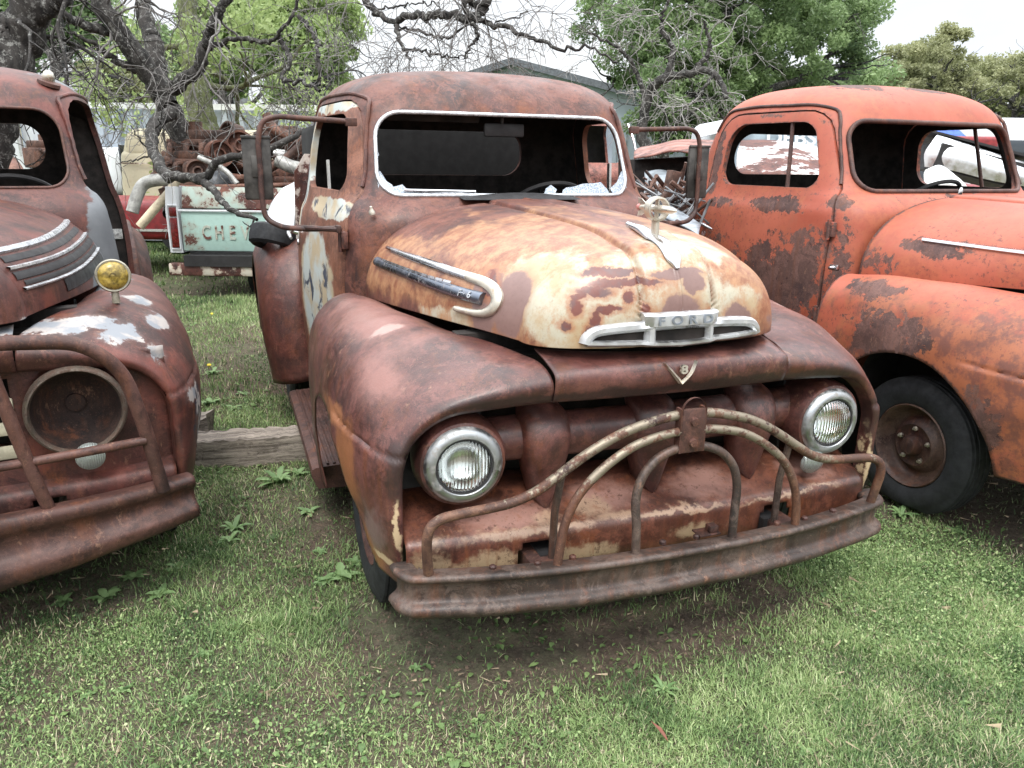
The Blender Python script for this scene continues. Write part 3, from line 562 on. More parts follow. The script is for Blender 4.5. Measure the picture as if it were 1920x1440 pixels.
def fender_part(s, AC=AC, AR=AR):
    G = FG.copy(); y, z, x = G[..., 1], G[..., 2], G[..., 0]; r = np.hypot(y-AC[0], z-AC[1]); side = (x > .84)
    inside = (r < AR) & side; nu, nv = r.shape
    keep = np.ones((nu, nv), bool); cnt = np.zeros((nu, nv), int)
    for i in range(nu-1):
        for j in range(nv-1):
            c = inside[i:i+2, j:j+2].sum()
            if c == 4: keep[i, j] = False
            elif c > 0: keep[i, j] = c < 2
    # snap rim vertices on the arch
    rim = np.zeros((nu, nv), bool)
    for i in range(nu-1):
        for j in range(nv-1):
            if not keep[i, j]: rim[i:i+2, j:j+2] = True
    used = np.zeros((nu, nv), bool)
    for i in range(nu-1):
        for j in range(nv-1):
            if keep[i, j]: used[i:i+2, j:j+2] = True
    m = rim & used & side; f = AR/np.maximum(r, 1e-6)
    G[..., 1] = np.where(m, AC[0]+(y-AC[0])*f, y); G[..., 2] = np.where(m, AC[1]+(z-AC[1])*f, z)
    V = G.reshape(-1, 3).copy(); V[:, 0] *= s
    return V, grid_faces(nu, nv, keep=keep)
PANEL = [[(x, .20+.09*(x/.4)**2-.02, 1.088+.012*(x/.4)**2), (x, .13+.05*(x/.4)**2, 1.088-.006*(x/.4)**2), (x, .088+.014*(x/.4)**2, 1.065-.012*(x/.4)**2), (x, .080+.02*(x/.4)**2, 1.02-.004*(x/.4)**2), (x, .104+.011*(x/.4)**2, .972+.003*(x/.4)**2)] for x in (-.397, -.3, -.15, 0, .15, .3, .397)]
# ------------------------------------------------------------------ one pickup
def revolve_wheel(m, c, sx, R=.355, w=.16):
    ax = (sx, 0, 0); x0 = c
    return x0
def wheel(parent, x, y, s, R=.385, w=.17, z=None, rimmat=None):
    z = R-.015 if z is None else z; wt = bpy.data.objects.new('wheel', None); COL.objects.link(wt); wt.parent = parent; ax = (s, 0, 0); h = w/2
    prof = [(.195, -h*.8), (.225, -h*.98), (.27, -h), (R-.03, -h*.88), (R-.004, -h*.72), (R-.001, -h*.62), (R-.008, -h*.58), (R, -h*.5), (R, -h*.28), (R-.008, -h*.24), (R, -h*.18), (R, h*.18), (R-.008, h*.24), (R, h*.28), (R, h*.5), (R-.008, h*.58), (R-.001, h*.62), (R-.004, h*.72), (R-.03, h*.88), (.27, h), (.225, h*.98), (.195, h*.8)]
    m = MB(); m.lathe(prof, (x, y, z), ax, 56)
    m.V = [(a, y+(b-y)*(1+.10*max(0, (z-c-R*.55)/R)), max(c, z-R*.90) if c < z-R*.80 else c) for a, b, c in m.V]
    m.build('tyre', M_TYRE, wt)
    r = MB(); rp = [(a*.86*min(1, R/.335), b) for a, b in [(.228, -h*.8), (.232, h*.72), (.238, h*.80), (.232, h*.86), (.222, h*.78), (.212, h*.55), (.200, h*.2), (.185, h*.05), (.165, h*.0), (.150, h*.10), (.132, h*.42), (.118, h*.5), (.10, h*.42), (.078, h*.38), (.060, h*.40), (.055, h*.75), (.045, h*.95), (.018, h*1.0), (.001, h*1.0)]]
    r.lathe(rp, (x, y, z), ax, 56)
    r.build('rim', rimmat or M_RUSTD, wt)
    for k in range(5):
        a = 2*math.pi*k/5+.3; b = MB(); c = (x+s*h*.36, y+math.cos(a)*.078, z+math.sin(a)*.078); b.lathe([(.001, .026), (.006, .025), (.006, .014), (.012, .012), (.012, 0)], c, ax, 6); b.build('lug_nut', M_POT, wt)
    return wt
def pickup(root, paint, hoodm, doorm, fenm, valm, opts):
    P = cab_pieces(); r_hood = []
    o = bpy.data.objects.new('cab', P['cab'].copy()); COL.objects.link(o); o.parent = root; setmats(o.data, paint, M_SHADE_GRIME)
    for s in (1, -1):
        if opts.get('missing_door') == s: continue
        d = bpy.data.objects.new('door', P['door%d' % s].copy()); COL.objects.link(d); d.parent = root; setmats(d.data, doorm, M_SHADE_GRIME)
        hx = cab_side_x(2.48, 1.2)+.012; hm = MB()
        hm.tube([(s*(hx), 2.50, 1.255), (s*(hx+.035), 2.50, 1.265), (s*(hx+.05), 2.46, 1.262), (s*(hx+.048), 2.36, 1.240)], [.013, .012, .010, .007], 20, 8); hm.lathe([(.018, 0), (.018, .006), (.001, .007)], (s*hx, 2.505, 1.205), (s, 0, 0), 14)
        hm.build('handle', M_CHROME, d)
        for zz in (1.30, .86):
            x = cab_side_x(1.60, zz); g = MB(); g.box((s*(x+.010), 1.595, zz), (.03, .055, .075), None, .005); g.tube([(s*(x+.026), 1.592, zz-.05), (s*(x+.026), 1.592, zz+.05)], .010, 2, 10, smooth=False); g.build('hinge', paint, d)
        if opts.get('ventbar'):
            xb = cab_side_x(1.98, 1.5)-.02; xt = cab_side_x(2.05, 1.84)-.02; g = MB(); g.tube([(s*xb, 1.965, 1.485), (s*(xb+xt)/2, 2.0, 1.66), (s*xt, 2.04, 1.845)], .011, 8, 8); g.build('vent_bar', M_RUSTD, d)
        else:
            xb = cab_side_x(2.1, 1.5)-.03; g = MB(); g.box((s*xb, 2.12, 1.52), (.012, .03, .22), Matrix.Rotation(math.radians(-4), 3, 'X')); g.build('window_channel', M_CHROME_OLD, d)
    # drip rail over each door
    for s in (1, -1):
        pts = [(1.665, 1.52), (1.70, 1.62), (1.755, 1.76), (1.80, 1.875), (1.90, 1.915), (2.1, 1.925), (2.4, 1.925), (2.56, 1.90), (2.63, 1.80)]
        Q = catmull(np.array(pts), 50); m = MB(); m.tube([(s*(cab_side_x(a, b)+.004), a, b) for a, b in Q], .009, smooth=False, seg=8); m.build('drip_rail', opts.get('rail', paint), root)
    # windscreen surround
    Q = resample(WS, 120); fr = [(p[0], cab_front_y(p[0], p[1])-.003, p[1]) for p in Q]
    m = MB(); m.tube(fr, opts.get('ws_r', .009), smooth=False, seg=10, closed=True); m.build('windscreen_trim', opts.get('ws_mat', M_WHITE_TRIM), root)
    # inside: dash, seat, wheel, floor, rear wall kept dark
    m = MB(); m.box((0, 1.80, 1.36), (1.34, .22, .16), None, .05); m.build('dashboard', opts.get('dash', M_SHADE_GRIME), root)
    m = MB(); m.box((0, 2.60, 1.12), (1.38, .16, .60), Matrix.Rotation(math.radians(-10), 3, 'X'), .05); m.box((0, 2.40, .88), (1.38, .46, .16), None, .05); m.build('seat', M_SHADE_GRIME, root)
    m = MB(); m.box((0, 2.15, .56), (1.5, 1.25, .03)); m.build('cab_floor', M_SHADE_GRIME, root)
    sw = Vector((.34, 2.02, 1.405)); ax = Vector((0, .62, .78)).normalized(); u = Vector((1, 0, 0)); v = ax.cross(u); m = MB()
    m.tube([sw+(u*math.cos(a)+v*math.sin(a))*.205 for a in np.linspace(0, 2*math.pi, 40, endpoint=False)], .012, smooth=False, closed=True, seg=8)
    for a in (0, 2.1, 4.2): m.tube([sw, sw+(u*math.cos(a)+v*math.sin(a))*.2], .007, smooth=False, seg=6)
    m.tube([sw, sw-ax*.5], .02, smooth=False, seg=8); m.lathe([(.001, .02), (.03, .015), (.035, -.02)], sw, ax, 14); m.build('steering_wheel', M_BLACK, root)
    # hood
    nu, nv = HG.shape[:2]; ho = sheet('hood', HG.reshape(-1, 3), grid_faces(nu, nv), hoodm, root, (0, .9, 1.0), .006, 60, dark=M_BLACK)
    # under-hood darkness: radiator and engine bulk
    m = MB(); m.box((0, .50, .80), (1.16, .06, .62)); m.box((0, .44, 1.0), (1.1, .12, .10)); m.build('radiator', M_SHADE_GRIME, root)
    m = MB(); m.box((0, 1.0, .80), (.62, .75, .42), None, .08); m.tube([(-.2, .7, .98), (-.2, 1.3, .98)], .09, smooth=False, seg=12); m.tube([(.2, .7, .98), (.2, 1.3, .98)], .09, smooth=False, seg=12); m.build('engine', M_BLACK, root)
    # fenders
    for s in (1, -1):
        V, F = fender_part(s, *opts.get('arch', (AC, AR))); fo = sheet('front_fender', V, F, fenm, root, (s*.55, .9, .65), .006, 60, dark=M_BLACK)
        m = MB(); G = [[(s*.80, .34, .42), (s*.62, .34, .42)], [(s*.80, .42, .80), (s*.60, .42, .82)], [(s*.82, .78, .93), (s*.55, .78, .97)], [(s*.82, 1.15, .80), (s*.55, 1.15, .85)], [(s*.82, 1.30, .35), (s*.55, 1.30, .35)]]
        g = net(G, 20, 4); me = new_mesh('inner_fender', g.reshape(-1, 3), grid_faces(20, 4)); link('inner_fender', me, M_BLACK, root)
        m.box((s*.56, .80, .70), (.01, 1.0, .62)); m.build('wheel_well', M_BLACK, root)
        wheel(root, s*.77, opts.get('wheel_y', .79), s, R=opts.get('wheel_r', .335), w=.165, z=opts.get('wheel_z', .405), rimmat=opts.get('rimmat'))
    # centre panel under the hood nose
    G = net(PANEL, 60, 26); sheet('front_panel', G.reshape(-1, 3), grid_faces(60, 26), fenm, root, (0, .45, .95), .006, 60)
    # return lip round the mouth
    lip = [(x, .112+.008*(x/.4)**2, .974) for x in np.linspace(-.39, .39, 14)]; R_ = [tuple(q) for q in FG[:, -1][::4]]
    L_ = [(-a, b, c) for a, b, c in R_][::-1]; ring = np.array(L_+lip+R_)
    cen = np.array([0, 0, .72]); inn = ring.copy(); inn[:, 1] += .045; inn[:, 0] *= .992; inn[:, 2] -= .006
    V = np.vstack([ring, inn]); n = len(ring); me = new_mesh('mouth_lip', V, [(i, i+1, n+i+1, n+i) for i in range(n-1)]); link('mouth_lip', me, fenm, root)
    # valance
    xs = np.linspace(-.826, .826, 120); prof = catmull(np.array([(.40, .660), (.34, .655), (.24, .620), (.150, .583), (.128, .572), (.119, .562), (.116, .552), (.117, .50), (.122, .45), (.135, .42), (.16, .405)]), 46)
    V = []; keep = np.ones((119, 45), bool)
    for x in xs:
        e = (abs(x)/.826)**3*.035
        for (y, z) in prof: V.append((x, y+e, z))
    for i in range(119):
        for j in range(45):
            z = (prof[j][1]+prof[j+1][1])/2; x = (xs[i]+xs[i+1])/2; dx = abs(abs(x)-.43)
            if dx < .066 and z < .535 and prof[j][0] < .2 and (dx < .052 or z < .52): keep[i, j] = False
    if not opts.get('no_valance'): sheet('valance', V, grid_faces(120, 46, keep=keep), valm, root, (0, .5, .45), .004, 60)
    if opts.get('grille', True):
        g = MB(); c = []
        for x in np.linspace(-.60, .60, 61): c.append((x, .262+.02*(x/.6)**2, .822))
        g.tube(c, .070, smooth=False, seg=20); g.build('grille_bar', fenm, root)
        for cx in (-.375, 0, .375):
            zz = [.925, .90, .86, .82, .77, .72, .67, .63, .605]; hw = [.060, .076, .080, .080, .074, .062, .046, .030, .012]; yf = [.235, .19, .165, .158, .165, .178, .185, .190, .198]; V = []
            A = catmull(np.stack([zz, hw, yf], 1), 30)
            for (z, h, y) in A:
                for a in np.linspace(0, 2*math.pi, 20, endpoint=False): V.append((cx+h*math.copysign(abs(math.cos(a))**.8, math.cos(a)), y+.07-.07*math.copysign(abs(math.sin(a))**.8, math.sin(a)), z))
            m = MB(); F = grid_faces(30, 20, closev=True); F += [tuple(range(20)), tuple(range(29*20, 30*20))]; m.add(V, F); m.build('grille_tooth', fenm, root)
    # headlights
    if opts.get('headlights', True):
        for s in (1, -1):
            c = (s*.65, .152, .795); ax = (s*.04, -1, -.02); h = bpy.data.objects.new('headlight', None); COL.objects.link(h); h.parent = root
            m = MB(); m.lathe([(.110, -.01), (.126, -.015), (.136, -.04), (.140, -.09), (.128, -.17), (.10, -.24), (.02, -.27)], c, ax, 48); m.build('bucket', fenm, h)
            m = MB(); m.lathe([(.080, -.006), (.083, .004), (.087, .009), (.094, .010), (.103, .008), (.111, .001), (.117, -.010), (.120, -.024), (.116, -.030)], c, ax, 64); m.build('bezel', M_BEZEL, h)
            m = MB(); m.lathe([(.078, -.002), (.080, .006), (.0835, .007), (.084, .0)], c, ax, 64); m.build('retainer_ring', M_BLACK, h)
            m = MB(); m.lathe([(.079, .003), (.070, .010), (.05, .016), (.025, .0195), (.001, .020), (.001, .017), (.025, .0165), (.05, .013), (.070, .007), (.079, -.001)], c, ax, 64); m.build('lens', M_LENS, h)
            m = MB(); m.lathe([(.079, -.003), (.072, -.028), (.055, -.050), (.033, -.063), (.012, -.068), (.001, -.069)], c, ax, 48); m.build('reflector', M_REFL, h)
            if opts.get('park', True) and s > 0:
                p = MB(); ctr = (s*.60, .17, .655); p.lathe([(.045, 0), (.046, .008), (.04, .018), (.02, .026), (.001, .028)], ctr, (0, -1, -.25), 24); p.build('parking_lamp', M_LENS2, root)
    # running boards
    for s in (1, -1):
        m = MB(); pr = [(.80, .36), (.955, .352), (.972, .345), (.978, .325), (.972, .30), (.95, .255), (.80, .25)]
        m.prism([(s*a, 1.385, b) for a, b in pr], (0, 1.24, 0))
        for k in range(5): m.box((s*(.82+.028*k), 2.0, .3605), (.012, 1.2, .006), None, .002)
        m.build('running_board', opts.get('boardmat', M_RUSTD), root, angle=30)
    # frame rails, bed
    m = MB()
    for s in (1, -1): m.box((s*.40, 2.2, .44), (.06, 4.2, .12)); m.box((s*.62, 2.9, .50), (.3, .2, .08))
    m.build('chassis', M_BLACK, root)
    bm_ = opts.get('bedmat', M_RUST)
    m = MB(); m.box((0, 2.93, .98), (1.62, .03, .62)); m.box((0, 3.9, .68), (1.62, 1.95, .03))
    for s in (1, -1): m.box((s*.81, 3.9, .98), (.035, 1.95, .62))
    m.build('bed', bm_, root)
    for s in (1, -1):
        fw = opts.get('rear_w', 1.10)
        C_ = [[(.80, 2.64, .42), (.86, 2.63, .40), (fw-.12, 2.66, .38), (fw-.06, 2.74, .37), (fw-.05, 2.80, .36)],
              [(.80, 2.66, .70), (.90, 2.64, .70), (fw-.07, 2.69, .70), (fw-.012, 2.80, .70), (fw-.006, 2.86, .70)],
              [(.80, 2.72, .98), (.90, 2.71, .98), (fw-.07, 2.78, .97), (fw-.01, 2.90, .95), (fw, 2.96, .94)],
              [(.80, 2.88, 1.16), (.90, 2.88, 1.155), (fw-.09, 2.95, 1.13), (fw-.03, 3.05, 1.08), (fw, 3.10, 1.03)],
              [(.80, 3.2, 1.22), (.90, 3.2, 1.215), (fw-.09, 3.2, 1.19), (fw-.03, 3.22, 1.13), (fw, 3.25, 1.06)],
              [(.80, 3.6, 1.15), (.90, 3.6, 1.14), (fw-.09, 3.58, 1.12), (fw-.03, 3.5, 1.06), (fw, 3.46, .98)],
              [(.80, 3.85, .9), (.90, 3.85, .9), (fw-.07, 3.80, .9), (fw-.02, 3.66, .9), (fw, 3.6, .88)],
              [(.80, 3.92, .5), (.90, 3.92, .5), (fw-.09, 3.88, .5), (fw-.03, 3.75, .5), (fw-.03, 3.7, .5)]]
        G = net(C_, 60, 24); G[..., 0] *= s; sheet('rear_fender', G.reshape(-1, 3), grid_faces(60, 24), opts.get('rearmat', M_RUST), root, (s*.6, 3.2, .7), .005, 70, dark=M_BLACK)
        wheel(root, s*.86, 3.25, s, R=.36, z=.40)
    return dict(hood=ho)
def simple_lens2():
    s = NT('parking_glass'); x = s.n('ShaderNodeSeparateXYZ'); s.L(s.co, x.inputs[0]); wv = s.math('SINE', s.math('MULTIPLY', x.outputs[0], 900.0)); return s.fin((.35, .38, .36), .15, .3, wv, .5, .002)
M_LENS2 = simple_lens2()
def bumper(parent, mat, half=.868, y0=-.045, bow=.115, prof=None, z=0.0, R_=.055):
    prof = prof or [(.066, .500), (.062, .514), (.04, .520), (.020, .522), (.006, .522), (-.002, .516), (-.003, .507), (.004, .500), (.013, .495), (.017, .486), (.018, .465), (.017, .442), (.012, .434), (.002, .428), (-.007, .420), (-.009, .408), (-.003, .397), (.010, .389), (.018, .381), (.026, .374), (.055, .372)]
    pr = catmull(np.array(prof), 60); V = []; plan = []
    for x in np.linspace(0, half-R_, 60): plan.append((x, y0+bow*(x/half)**2.4))
    ya = plan[-1][1]; 
    for a_ in (np.linspace(0, math.radians(82), 16)[1:] if R_ > .02 else []): plan.append((half-R_+R_*math.sin(a_), ya+R_*1.15*(1-math.cos(a_))+.012*a_))
    plan.append((half+.004, plan[-1][1]+(.03 if R_ > .02 else .004))); full = [(-a_, b_) for a_, b_ in plan[::-1]]+plan[1:]; PL = np.array(full); T = np.gradient(PL, axis=0); T /= np.linalg.norm(T, axis=1)[:, None]; xs = PL
    for (x, y), t in zip(PL, T):
        for (dy, zz) in pr: V.append((x-t[1]*dy, y+t[0]*dy, zz+z+.0012*math.sin(x*23)*(zz < .45)))
    return sheet('bumper', V, grid_faces(len(xs), 60), mat, parent, (0, .6, .45), .006, 60)
# ================================================================== MIDDLE TRUCK
TM = thing('pickup_truck', 'rusty brown pickup with patchy cream paint on its hood, between two other old pickups', 'pickup truck', (0, 0, 0), 0, 'three old rusting pickups parked side by side')
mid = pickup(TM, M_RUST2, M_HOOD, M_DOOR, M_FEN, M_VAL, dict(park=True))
hood = mid['hood']
# hood scoop trim with lettering
def front_pt(x, z, off=0.0):
    p, n = hood_front(x, z); return p+n*off
def scoop(parent):
    m = MB(); top = []; bot = []
    up = [(-.292, 1.132), (-.286, 1.150), (-.265, 1.166), (-.22, 1.174), (-.12, 1.180), (0, 1.183), (.12, 1.180), (.22, 1.174), (.265, 1.166), (.286, 1.150), (.292, 1.132)]
    U = catmull(np.array(up), 90); V = []; prof = [(-.019, -.004), (-.017, .014), (-.006, .024), (.009, .024), (.018, .012), (.019, -.004)]
    def strip(path, wid):
        V = []; n = len(path); T = np.gradient(path, axis=0); T /= np.linalg.norm(T, axis=1)[:, None]; Nn = np.stack([-T[:, 1], T[:, 0]], 1)
        for (x, z), nn in zip(path, Nn):
            for (a, h) in prof:
                q = (x+nn[0]*a*wid, z+nn[1]*a*wid); p, nr = hood_front(np.clip(q[0], -.33, .33), max(q[1], 1.12)); p = Vector((q[0], p.y, q[1])); V.append(p+Vector((0, -1, .1))*h*1.0)
        m.add(V, grid_faces(n, 6))
    strip(U, .82); strip(catmull(np.array([(-.29, 1.134), (-.15, 1.131), (0, 1.124), (.15, 1.131), (.29, 1.134)]), 80), .5)
    for x in (-.10, .10): strip(np.array([(x-.0, 1.128), (x, 1.14), (x, 1.16), (x, 1.18)]), .8)
    m.build('scoop_trim', M_ALU, parent)
    d = MB(); V = []
    for x in np.linspace(-.29, .29, 60):
        for z in (1.130, 1.15, 1.172): p, nr = hood_front(x, z); V.append((p.x if False else x, p.y-.004, z))
    d.add(V, grid_faces(60, 3)); d.build('scoop_opening', M_SHADE_GRIME, parent)
    pl = MB(); V = []
    for x in np.linspace(-.122, .122, 30):
        for (z, h) in [(1.176, .0), (1.178, .022), (1.183, .028), (1.213, .028), (1.218, .022), (1.220, .0)]: p, nr = hood_front(x, z); V.append((x*(1+.03*(z-1.19)/.04), p.y-h, z))
    pl.add(V, grid_faces(30, 6)); F = [tuple(range(6)), tuple(range(29*6, 30*6))]; pl.add(V, F); pl.build('name_plate', M_ALU, parent)
    for i, ch in enumerate('FORD'):
        x = (-.078+.052*i); p, nr = hood_front(x, 1.198); M = basis((x, p.y-.0285, 1.1975), (1, 0, 0), (0, .05, 1))
        me = text_mesh(ch, .036, .0022, .0008, 1.3); me.transform(M); me.materials.clear(); link('letter', me, M_LETTER, parent, False)
M_ALU = chrome_mat('oxidised_aluminium', (.62, .63, .64), .42, .9, (.40, .38, .34))
M_LETTER = flat('letter_grey', (.27, .30, .34), .4, .6, .1)
scoop(hood)
# V8 emblem
def v8(parent):
    m = MB()
    def py(z): return float(np.interp(z, [1.0, 1.04, 1.065, 1.085], [.078, .078, .086, .115]))
    for s in (-1, 1):
        pts = [(0, py(1.008)-.003, 1.008), (s*.03, py(1.04)-.006, 1.040), (s*.055, py(1.072)-.006, 1.072)]; A = catmull(np.array(pts), 12); V = []
        for k, (x, y, z) in enumerate(A): w = .006+.0035*(1-k/11); V += [(x-w, y+.004, z), (x-w*.3, y-.008, z), (x+w, y+.004, z), ]
        m.add(V, [(i*3+a, (i+1)*3+a, (i+1)*3+a+1, i*3+a+1) for i in range(11) for a in range(2)])
    m.build('emblem', M_POT, parent)
    me = text_mesh('8', .036, .005, .0012, 1.3); me.transform(basis((0, .070, 1.052), (1, 0, 0), (0, .05, 1))); me.materials.clear(); link('emblem_digit', me, M_POT, parent, False)
v8([c for c in TM.children if c.name.startswith('front_panel')][0])
# hood ornament: rocket through a ring on a long foot
def ornament(parent):
    m = MB(); V = []
    ys = np.linspace(.46, .145, 34)
    for y in ys:
        p, n = hood_top(0, y); k = (.46-y)/.315; w = .012+.016*math.sin(min(1, k*1.25)*math.pi/2) if k < .93 else .028*(1-(k-.93)/.07*.75)
        h = .012+.010*math.exp(-((k-.35)/.2)**2)
        for a in np.linspace(0, math.pi, 9): V.append(p + Vector((math.cos(a)*w, 0, 0)) + n*(math.sin(a)*h-.002))
    m.add(V, grid_faces(34, 9)); m.build('ornament_foot', M_CHROME, parent)
    c = Vector((0, .285, 1.503)); r = MB(); r.lathe([(.031, -.017), (.036, -.016), (.037, 0), (.036, .016), (.031, .017), (.030, 0)], c, (0, 1, 0), 40, closed=True)
    p, n = hood_top(0, .285); r.box((0, .288, (p.z+c.z-.034)/2+.006), (.014, .03, c.z-.034-p.z), None, .003); r.build('ornament_ring', M_POT, parent)
    k = MB(); k.lathe([(.001, -.115), (.005, -.108), (.010, -.085), (.0125, -.05), (.0125, .0), (.011, .05), (.0085, .085), (.007, .10), (.001, .10)], c, (0, 1, 0), 20)
    for a in (1, 3): R_ = Matrix.Rotation(a*math.pi/2, 3, 'Y'); k.prism([c+R_ @ Vector(v) for v in ((.0, .05, -.0015), (.0, .112, -.0015), (.028, .118, -.0015), (.026, .095, -.0015), (.010, .06, -.0015))], (R_ @ Vector((0, 0, .003))))
    for z in (-1, 1): k.box(c+Vector((0, 0, z*.021)), (.004, .02, .024)); k.box(c+Vector((z*.021, 0, 0)), (.024, .02, .004))
    k.build('ornament_rocket', M_POT, parent)
    k = MB(); k.lathe([(.001, .0), (.009, .003), (.011, .012), (.008, .02), (.001, .022)], c+Vector((0, .098, 0)), (0, 1, 0), 16); k.build('ornament_tail', flat('pink_plastic', (.55, .22, .20), .3), parent)
ornament(hood)
def side_trim(parent, s):
    def P(y, z, off): p, n = hood_side(y, z); return Vector((p.x, y, z)) + n*off
    def bar(name, path, hw, thick, mat, n=50, taper=False):
        A = catmull(np.array(path), n); V = []; T = np.gradient(A[:, :2], axis=0); T /= np.linalg.norm(T, axis=1)[:, None]; Nn = np.stack([-T[:, 1], T[:, 0]], 1)
        for i in range(n):
            h = A[i, 2]*hw
            for (a, o) in ((-1, -.003), (-.9, .6), (-.4, 1), (.4, 1), (.9, .6), (1, -.003)):
                p = P(A[i, 0]+Nn[i, 0]*a*h, A[i, 1]+Nn[i, 1]*a*h, thick*o if o > 0 else o); V.append((s*p.x, p.y, p.z))
        m = MB(); m.add(V, grid_faces(n, 6)+[tuple(range(6)), tuple(range((n-1)*6, n*6))]); return m.build(name, mat, parent, angle=50)
    bar('side_trim', [(1.32, 1.290, .55), (1.0, 1.288, .9), (.75, 1.284, 1), (.56, 1.277, 1.0)], .012, .012, M_CHROME)
    bar('side_trim_end', [(.56, 1.277, 1.0), (.48, 1.270, 1.1), (.42, 1.252, 1.3), (.395, 1.222, 1.55), (.41, 1.192, 1.3), (.47, 1.176, .9), (.56, 1.176, .7)], .013, .014, M_POT, 60)
    b = bar('side_bar', [(1.34, 1.235, 1.0), (.9, 1.235, 1.05), (.45, 1.222, 1.15)], .017, .020, M_BLUEBAR)
    def fn(v): p = P(v.x, v.z, v.y+.0185); return Vector((s*p.x, p.y, p.z))
    for k in range(12):
        y0 = .60+.052*k; V = []
        for (y, z) in ((y0, 1.2435), (y0+.044, 1.2435), (y0+.044, 1.2500), (y0, 1.2500)): p = P(y, z, .020); V.append((s*p.x, p.y, p.z))
        m = MB(); m.prism(V, (s*.002, 0, .001)); m.build('bar_tick', M_CHROME, parent)
    for i, ch in enumerate('F·6' if s > 0 else 'F·6'):
        me = text_mesh(ch, .026, .001, .0005, 1.2)
        for v in me.vertices:
            yy = .515+(-1 if s < 0 else 1)*(v.co.x*1)*(-1 if s < 0 else 1)*(1) + (1-i)*.022; q = P(.515-(v.co.x+(i-1)*.022)*(1), 1.224+v.co.y, .0215+v.co.z) if s < 0 else P(.515+(v.co.x+(i-1)*.022), 1.224+v.co.y, .0215+v.co.z)
            v.co = (s*q.x, q.y, q.z)
        me.materials.clear(); link('bar_letter', me, M_CHROME, parent, False)
side_trim(hood, -1); side_trim(hood, 1)
# cowl vent lid, wiper, nozzle, interior mirror, shards
m = MB(); V = []
for x in np.linspace(-.26, .30, 24):
    e = 1-((x-.02)/.28)**2; V += [(x, 1.475, 1.472), (x, 1.545, 1.478+.022*max(0, e)), (x, 1.59, 1.480+.010*max(0, e))]
m.add(V, grid_faces(24, 3)); m.build('cowl_vent', M_BLACK, TM)
m = MB(); m.tube([(-.10, 1.585, 1.480), (-.22, 1.575, 1.497), (-.45, 1.590, 1.500)], .0045, 12, 6); m.tube([(-.18, 1.570, 1.503), (-.50, 1.583, 1.509)], .006, 4, 6, smooth=False); m.tube([(-.06, 1.585, 1.476), (-.12, 1.580, 1.484)], .010, 3, 8, smooth=False); m.build('wiper', M_CHROME, TM)
m = MB(); m.lathe([(.014, 0), (.013, .012), (.007, .02), (.006, .032), (.001, .034)], (-.655, 1.50, 1.415), (-.2, -.2, 1), 14); m.build('washer_nozzle', M_POT, TM)
m = MB(); m.box((.03, 1.80, 1.775), (.20, .022, .062), None, .010); m.tube([(.02, 1.80, 1.80), (.02, 1.79, 1.87)], .008, 3, 8, smooth=False); m.build('rear_view_mirror', M_BLACK, TM)
m = MB(); m.box((-.30, 1.83, 1.838), (.44, .012, .07), Matrix.Rotation(math.radians(24), 3, 'X'), .005); m.build('sun_visor', M_SHADE_GRIME, TM)
def shard(pts):
    P3 = [(x, cab_front_y(x, z)+.002, z) for x, z in pts]; m = MB(); m.prism(P3, (0, .004, 0)); m.build('glass_shard', M_SHARD, TM, False)
shard([(-.602, 1.50), (-.606, 1.60), (-.585, 1.585), (-.565, 1.545), (-.545, 1.532), (-.540, 1.522), (-.50, 1.532), (-.485, 1.515), (-.455, 1.512), (-.43, 1.495), (-.46, 1.488), (-.53, 1.487), (-.57, 1.490)])
shard([(-.603, 1.62), (-.602, 1.70), (-.590, 1.69), (-.584, 1.655), (-.592, 1.64)])
shard([(.60, 1.50), (.604, 1.60), (.588, 1.595), (.548, 1.545), (.500, 1.515), (.51, 1.492), (.56, 1.488)])
shard([(.49, 1.488), (.485, 1.510), (.455, 1.545), (.42, 1.540), (.36, 1.538), (.31, 1.525), (.27, 1.520), (.25, 1.510), (.24, 1.488)])
shard([(.20, 1.488), (.22, 1.512), (.195, 1.532), (.165, 1.515), (.15, 1.488)])
# west-coast mirrors
for s in (-1, 1):
    mr = bpy.data.objects.new('side_mirror', None); COL.objects.link(mr); mr.parent = TM
    m = MB(); m.tube([(s*.672, 1.752, 1.790), (s*.76, 1.755, 1.795), (s*.90, 1.758, 1.800), (s*1.0, 1.760, 1.803), (s*1.055, 1.762, 1.782), (s*1.078, 1.762, 1.72), (s*1.080, 1.760, 1.60), (s*1.081, 1.757, 1.46), (s*1.070, 1.750, 1.39), (s*1.02, 1.72, 1.355), (s*.93, 1.66, 1.345), (s*.80, 1.575, 1.352)], .0115, 90, 10)
    m.box((s*.69, 1.750, 1.790), (.05, .02, .035), None, .004); m.tube([(s*.95, 1.72, 1.348), (s*.89, 1.60, 1.352), (s*.79, 1.555, 1.348)], .011, 8, 8, smooth=False); m.box((s*.79, 1.565, 1.35), (.02, .05, .03), None, .003); m.build('mirror_arm', M_RUSTD, mr)
    m = MB(); m.box((s*1.090, 1.785, 1.592), (.118, .022, .262), None, .008); m.box((s*1.090, 1.776, 1.720), (.122, .014, .012), None, .003); m.box((s*1.090, 1.772, 1.60), (.05, .010, .09), None, .004); m.build('mirror_plate', M_PLATE, mr)
